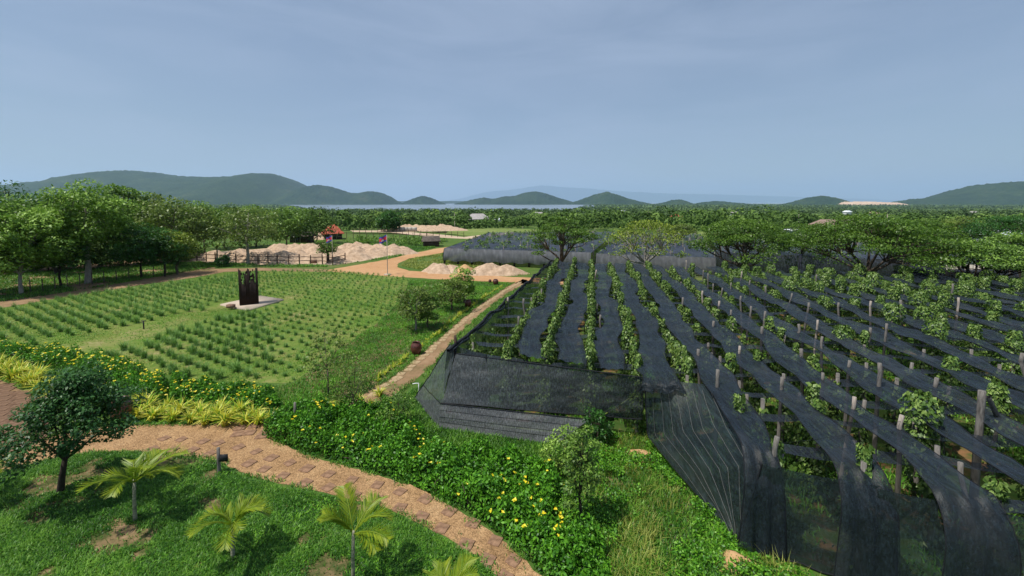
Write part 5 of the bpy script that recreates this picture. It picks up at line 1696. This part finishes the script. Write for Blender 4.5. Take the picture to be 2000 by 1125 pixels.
# verge between field and garden path
VERGE = wpoly([(575, 750), (650, 692), (735, 634), (785, 585), (800, 547), (1010, 552), (985, 563), (930, 600), (876, 645), (823, 690), (768, 735), (700, 778), (560, 818), (540, 780)])
sheet('grass_verge', [(575, 750), (650, 692), (735, 634), (785, 585), (800, 547), (1010, 552), (985, 563), (930, 600), (876, 645), (823, 690), (768, 735), (700, 778), (560, 818), (540, 780)], M['lawn'], .005, .1, .6)
grass('verge_grass', 'bright green grass between the crop field and the garden path', VERGE, 85000, .16, .026, 'leaf_weed', 45, (wSIDE,), bare(12, .12))
NETSIDE = wpoly([(822, 735), (866, 690), (903, 645), (950, 604), (1000, 568), (1034, 549), (1075, 560), (1020, 600), (960, 655), (905, 710), (850, 760)])
grass('net_side_grass', 'grass strip between garden path and left net wall', NETSIDE, 9000, .18, .03, 'grass', 57, (wSIDE,))
CORNER = wpoly([(768, 790), (830, 748), (812, 778), (856, 838), (1085, 872), (1112, 925), (1000, 916), (860, 896), (815, 856)])
grass('corner_grass', 'green grass at the foot of the left net corner', CORNER, 14000, .24, .02, 'grass', 46, (wSIDE,))
grass('field_grass', 'thin grass between the lemongrass clumps', wFIELD, 30000, .10, .026, 'grass_dry', 47, (), bare(14, .38, .5))
grass('field_weeds', 'green weeds between the lemongrass clumps', wFIELD, 46000, .11, .028, 'leaf_weed', 48, (), lambda Q: smooth(.46, .62, fbm(Q[:, 0] * .35, Q[:, 1] * .35, 21, 3)) * .8 + .08)
MIDV = wpoly([(-150, 640), (180, 700), (330, 745), (540, 755), (600, 740), (610, 812), (550, 818), (250, 835), (110, 780), (-150, 690)])
grass('hedge_grass', 'grass around the feet of the flowering hedges', MIDV, 30000, .16, .022, 'grass', 49, (wPATH, wPATIO))
PLAT = [(p[0], p[1]) for p in PLOT]
grass('undergrowth', 'green undergrowth on the soil under the netting', PLAT, 60000, .22, .035, 'leaf_weed', 50, (), lambda Q: smooth(.40, .58, fbm(Q[:, 0] * .8, Q[:, 1] * .8, 31, 3)) * (.25 + .75 * (Q[:, 1] < 26)))
TREESHADE = wpoly([(-150, 612), (0, 590), (140, 570), (360, 532), (420, 522), (640, 522), (640, 518), (360, 512), (-150, 545)])
grass('tree_grass', 'grass under the trees on the left', TREESHADE, 36000, .28, .05, 'grass', 51, (), bare(17, .3, .3))
ROADV = wpoly([(800, 505), (860, 496), (900, 498), (1000, 524), (1040, 536), (1000, 539), (820, 528), (782, 519)])
grass('road_grass', 'patchy grass between dirt road and netted field', ROADV, 14000, .22, .06, 'grass_dry', 52, (), bare(18, .3, .3))
ROADV2 = wpoly([(640, 520), (700, 512), (800, 494), (850, 484), (850, 470), (690, 470), (808, 491), (780, 501), (690, 513)])
grass('road_grass', 'low green growth between the sand heaps and the road', ROADV2, 16000, .3, .07, 'grass', 53, (), bare(19, .3, .3))
r = np.random.default_rng(91)
pts = []
for poly in (wPATH, wSIDE):
    for a, b in zip(poly, poly[1:] + poly[:1]):
        L = np.linalg.norm(b - a)
        k = int(L * 160)
        s = r.random((k, 1))
        q = a + (b - a) * s + r.normal(0, .10, (k, 3)) * [1, 1, 0]
        pts.append(q[fbm(q[:, 0] * 1.7, q[:, 1] * 1.7, 92, 3) > .47])
pts = np.concatenate(pts)
pts = pts[(pts[:, 1] < 45) & (pts[:, 1] > 6)]
k = len(pts)
pts[:, 2] = .01
mb = MB()
blades(mb, pts, r.random(k) * 6.283, .4 + .9 * r.random(k), .11 * (.5 + r.random(k)), .02 * (.7 + .6 * r.random(k)), r)
tag(mb.build('edge_grass', M['grass']), 'grass creeping over the edges of the paths', 'grass', kind='stuff')
# low planting rows in the far paddock
r = np.random.default_rng(66)
mb = MB()
for q in scatter(160, wpoly([(670, 477), (690, 466), (850, 468), (870, 472), (840, 482)]), seed=67):
    k = 26
    d = rand_dirs(k, r)
    mb.quads(leaves(np.array([q[0], q[1], .4]) + d * np.array([.6, .6, .45]), np.full(k, .4), np.full(k, .26), d, nrm(d + [0, 0, 1])), 0)
tag(mb.build('low_shrubs', M['leaf_mid']), 'low green shrubs in the paddock behind the sand heaps', 'shrubs', kind='stuff')

# ------------------------------------------------------------------ the wood on the plain
def wood(n, y0, y1, nq, qs, rad, seed, hmin, hmax, tlim=1.42, keep=None):
    r = np.random.default_rng(seed)
    y = np.sqrt(r.random(n) * (y1 ** 2 - y0 ** 2) + y0 ** 2)
    t = r.uniform(-tlim, tlim, n)
    x = t * y
    k = gz(x, y) > -23.0
    if keep is not None:
        k &= keep(x, y, t)
    x, y = x[k], y[k]
    n = len(x)
    h = r.uniform(hmin, hmax, n) * (.75 + .5 * fbm(x / 50, y / 50, seed, 2))
    R = rad * r.uniform(.4, 1.0, n) * np.where(r.random(n) < .12, 1.7, 1.05)
    h = h * (.55 + .5 * R / rad)
    z = gz(x, y)
    d = rand_dirs(n * nq, r, .35).reshape(n, nq, 3)
    d[..., 2] = np.where(d[..., 2] < -.35, -d[..., 2], d[..., 2])
    C = np.stack([x, y, z + h - R * .75], 1)[:, None, :] + d * (R[:, None, None] * np.array([1, 1, .8])) * r.uniform(.75, 1.08, (n, nq, 1))
    N = nrm(d + r.normal(0, .35, d.shape) + [0, 0, .3])
    D = nrm(np.cross(N, r.normal(size=d.shape)))
    L = qs * r.uniform(.7, 1.4, (n * nq))
    tone = np.repeat(r.random(n), nq)
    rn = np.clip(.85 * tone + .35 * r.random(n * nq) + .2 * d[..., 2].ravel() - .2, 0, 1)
    return leaves(C.reshape(-1, 3), L, L * .8, D.reshape(-1, 3), N.reshape(-1, 3)), rn


mb = MB()
def keep1(x, y, t):
    lim = np.where(t < -.42, 118, np.where(t < -.30, 132, np.where(t < 0.05, 168, np.where(t < .75, 155, 160))))
    return y > lim + 12 * (fbm(x / 20, y / 20, 9, 2) - .5)
a, b = wood(2100, 105, 360, 85, 1.15, 4.2, 71, 6.0, 9.0, keep=keep1); mb.quads(a, 0, b)
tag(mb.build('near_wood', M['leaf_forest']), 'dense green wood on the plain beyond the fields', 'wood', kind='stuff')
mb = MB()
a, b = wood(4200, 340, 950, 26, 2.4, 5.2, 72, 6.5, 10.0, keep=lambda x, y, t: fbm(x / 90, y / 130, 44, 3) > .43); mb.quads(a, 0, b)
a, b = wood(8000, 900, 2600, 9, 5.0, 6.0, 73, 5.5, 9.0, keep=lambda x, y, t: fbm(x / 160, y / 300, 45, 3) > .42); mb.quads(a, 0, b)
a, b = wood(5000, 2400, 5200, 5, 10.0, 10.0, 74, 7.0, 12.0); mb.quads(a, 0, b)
tag(mb.build('far_wood', M['leaf_haze_tint']), 'distant wooded plain reaching to the sea and hills', 'wood', kind='stuff')

# ------------------------------------------------------------------ haze
m, n, l = mat_new('haze')
pv = n.new('ShaderNodeVolumePrincipled')
pv.inputs['Color'].default_value = (0.58, 0.78, 1.0, 1)
pv.inputs['Density'].default_value = 0.000044
pv.inputs['Anisotropy'].default_value = 0.2
on = n.new('ShaderNodeOutputMaterial')
l.new(pv.outputs[0], on.inputs['Volume'])
hz = MB().box((0, 20500, 850), (300000, 57000, 1760)).build('haze', m)
tag(hz, 'thin bluish haze over the whole plain', 'haze', kind='stuff')
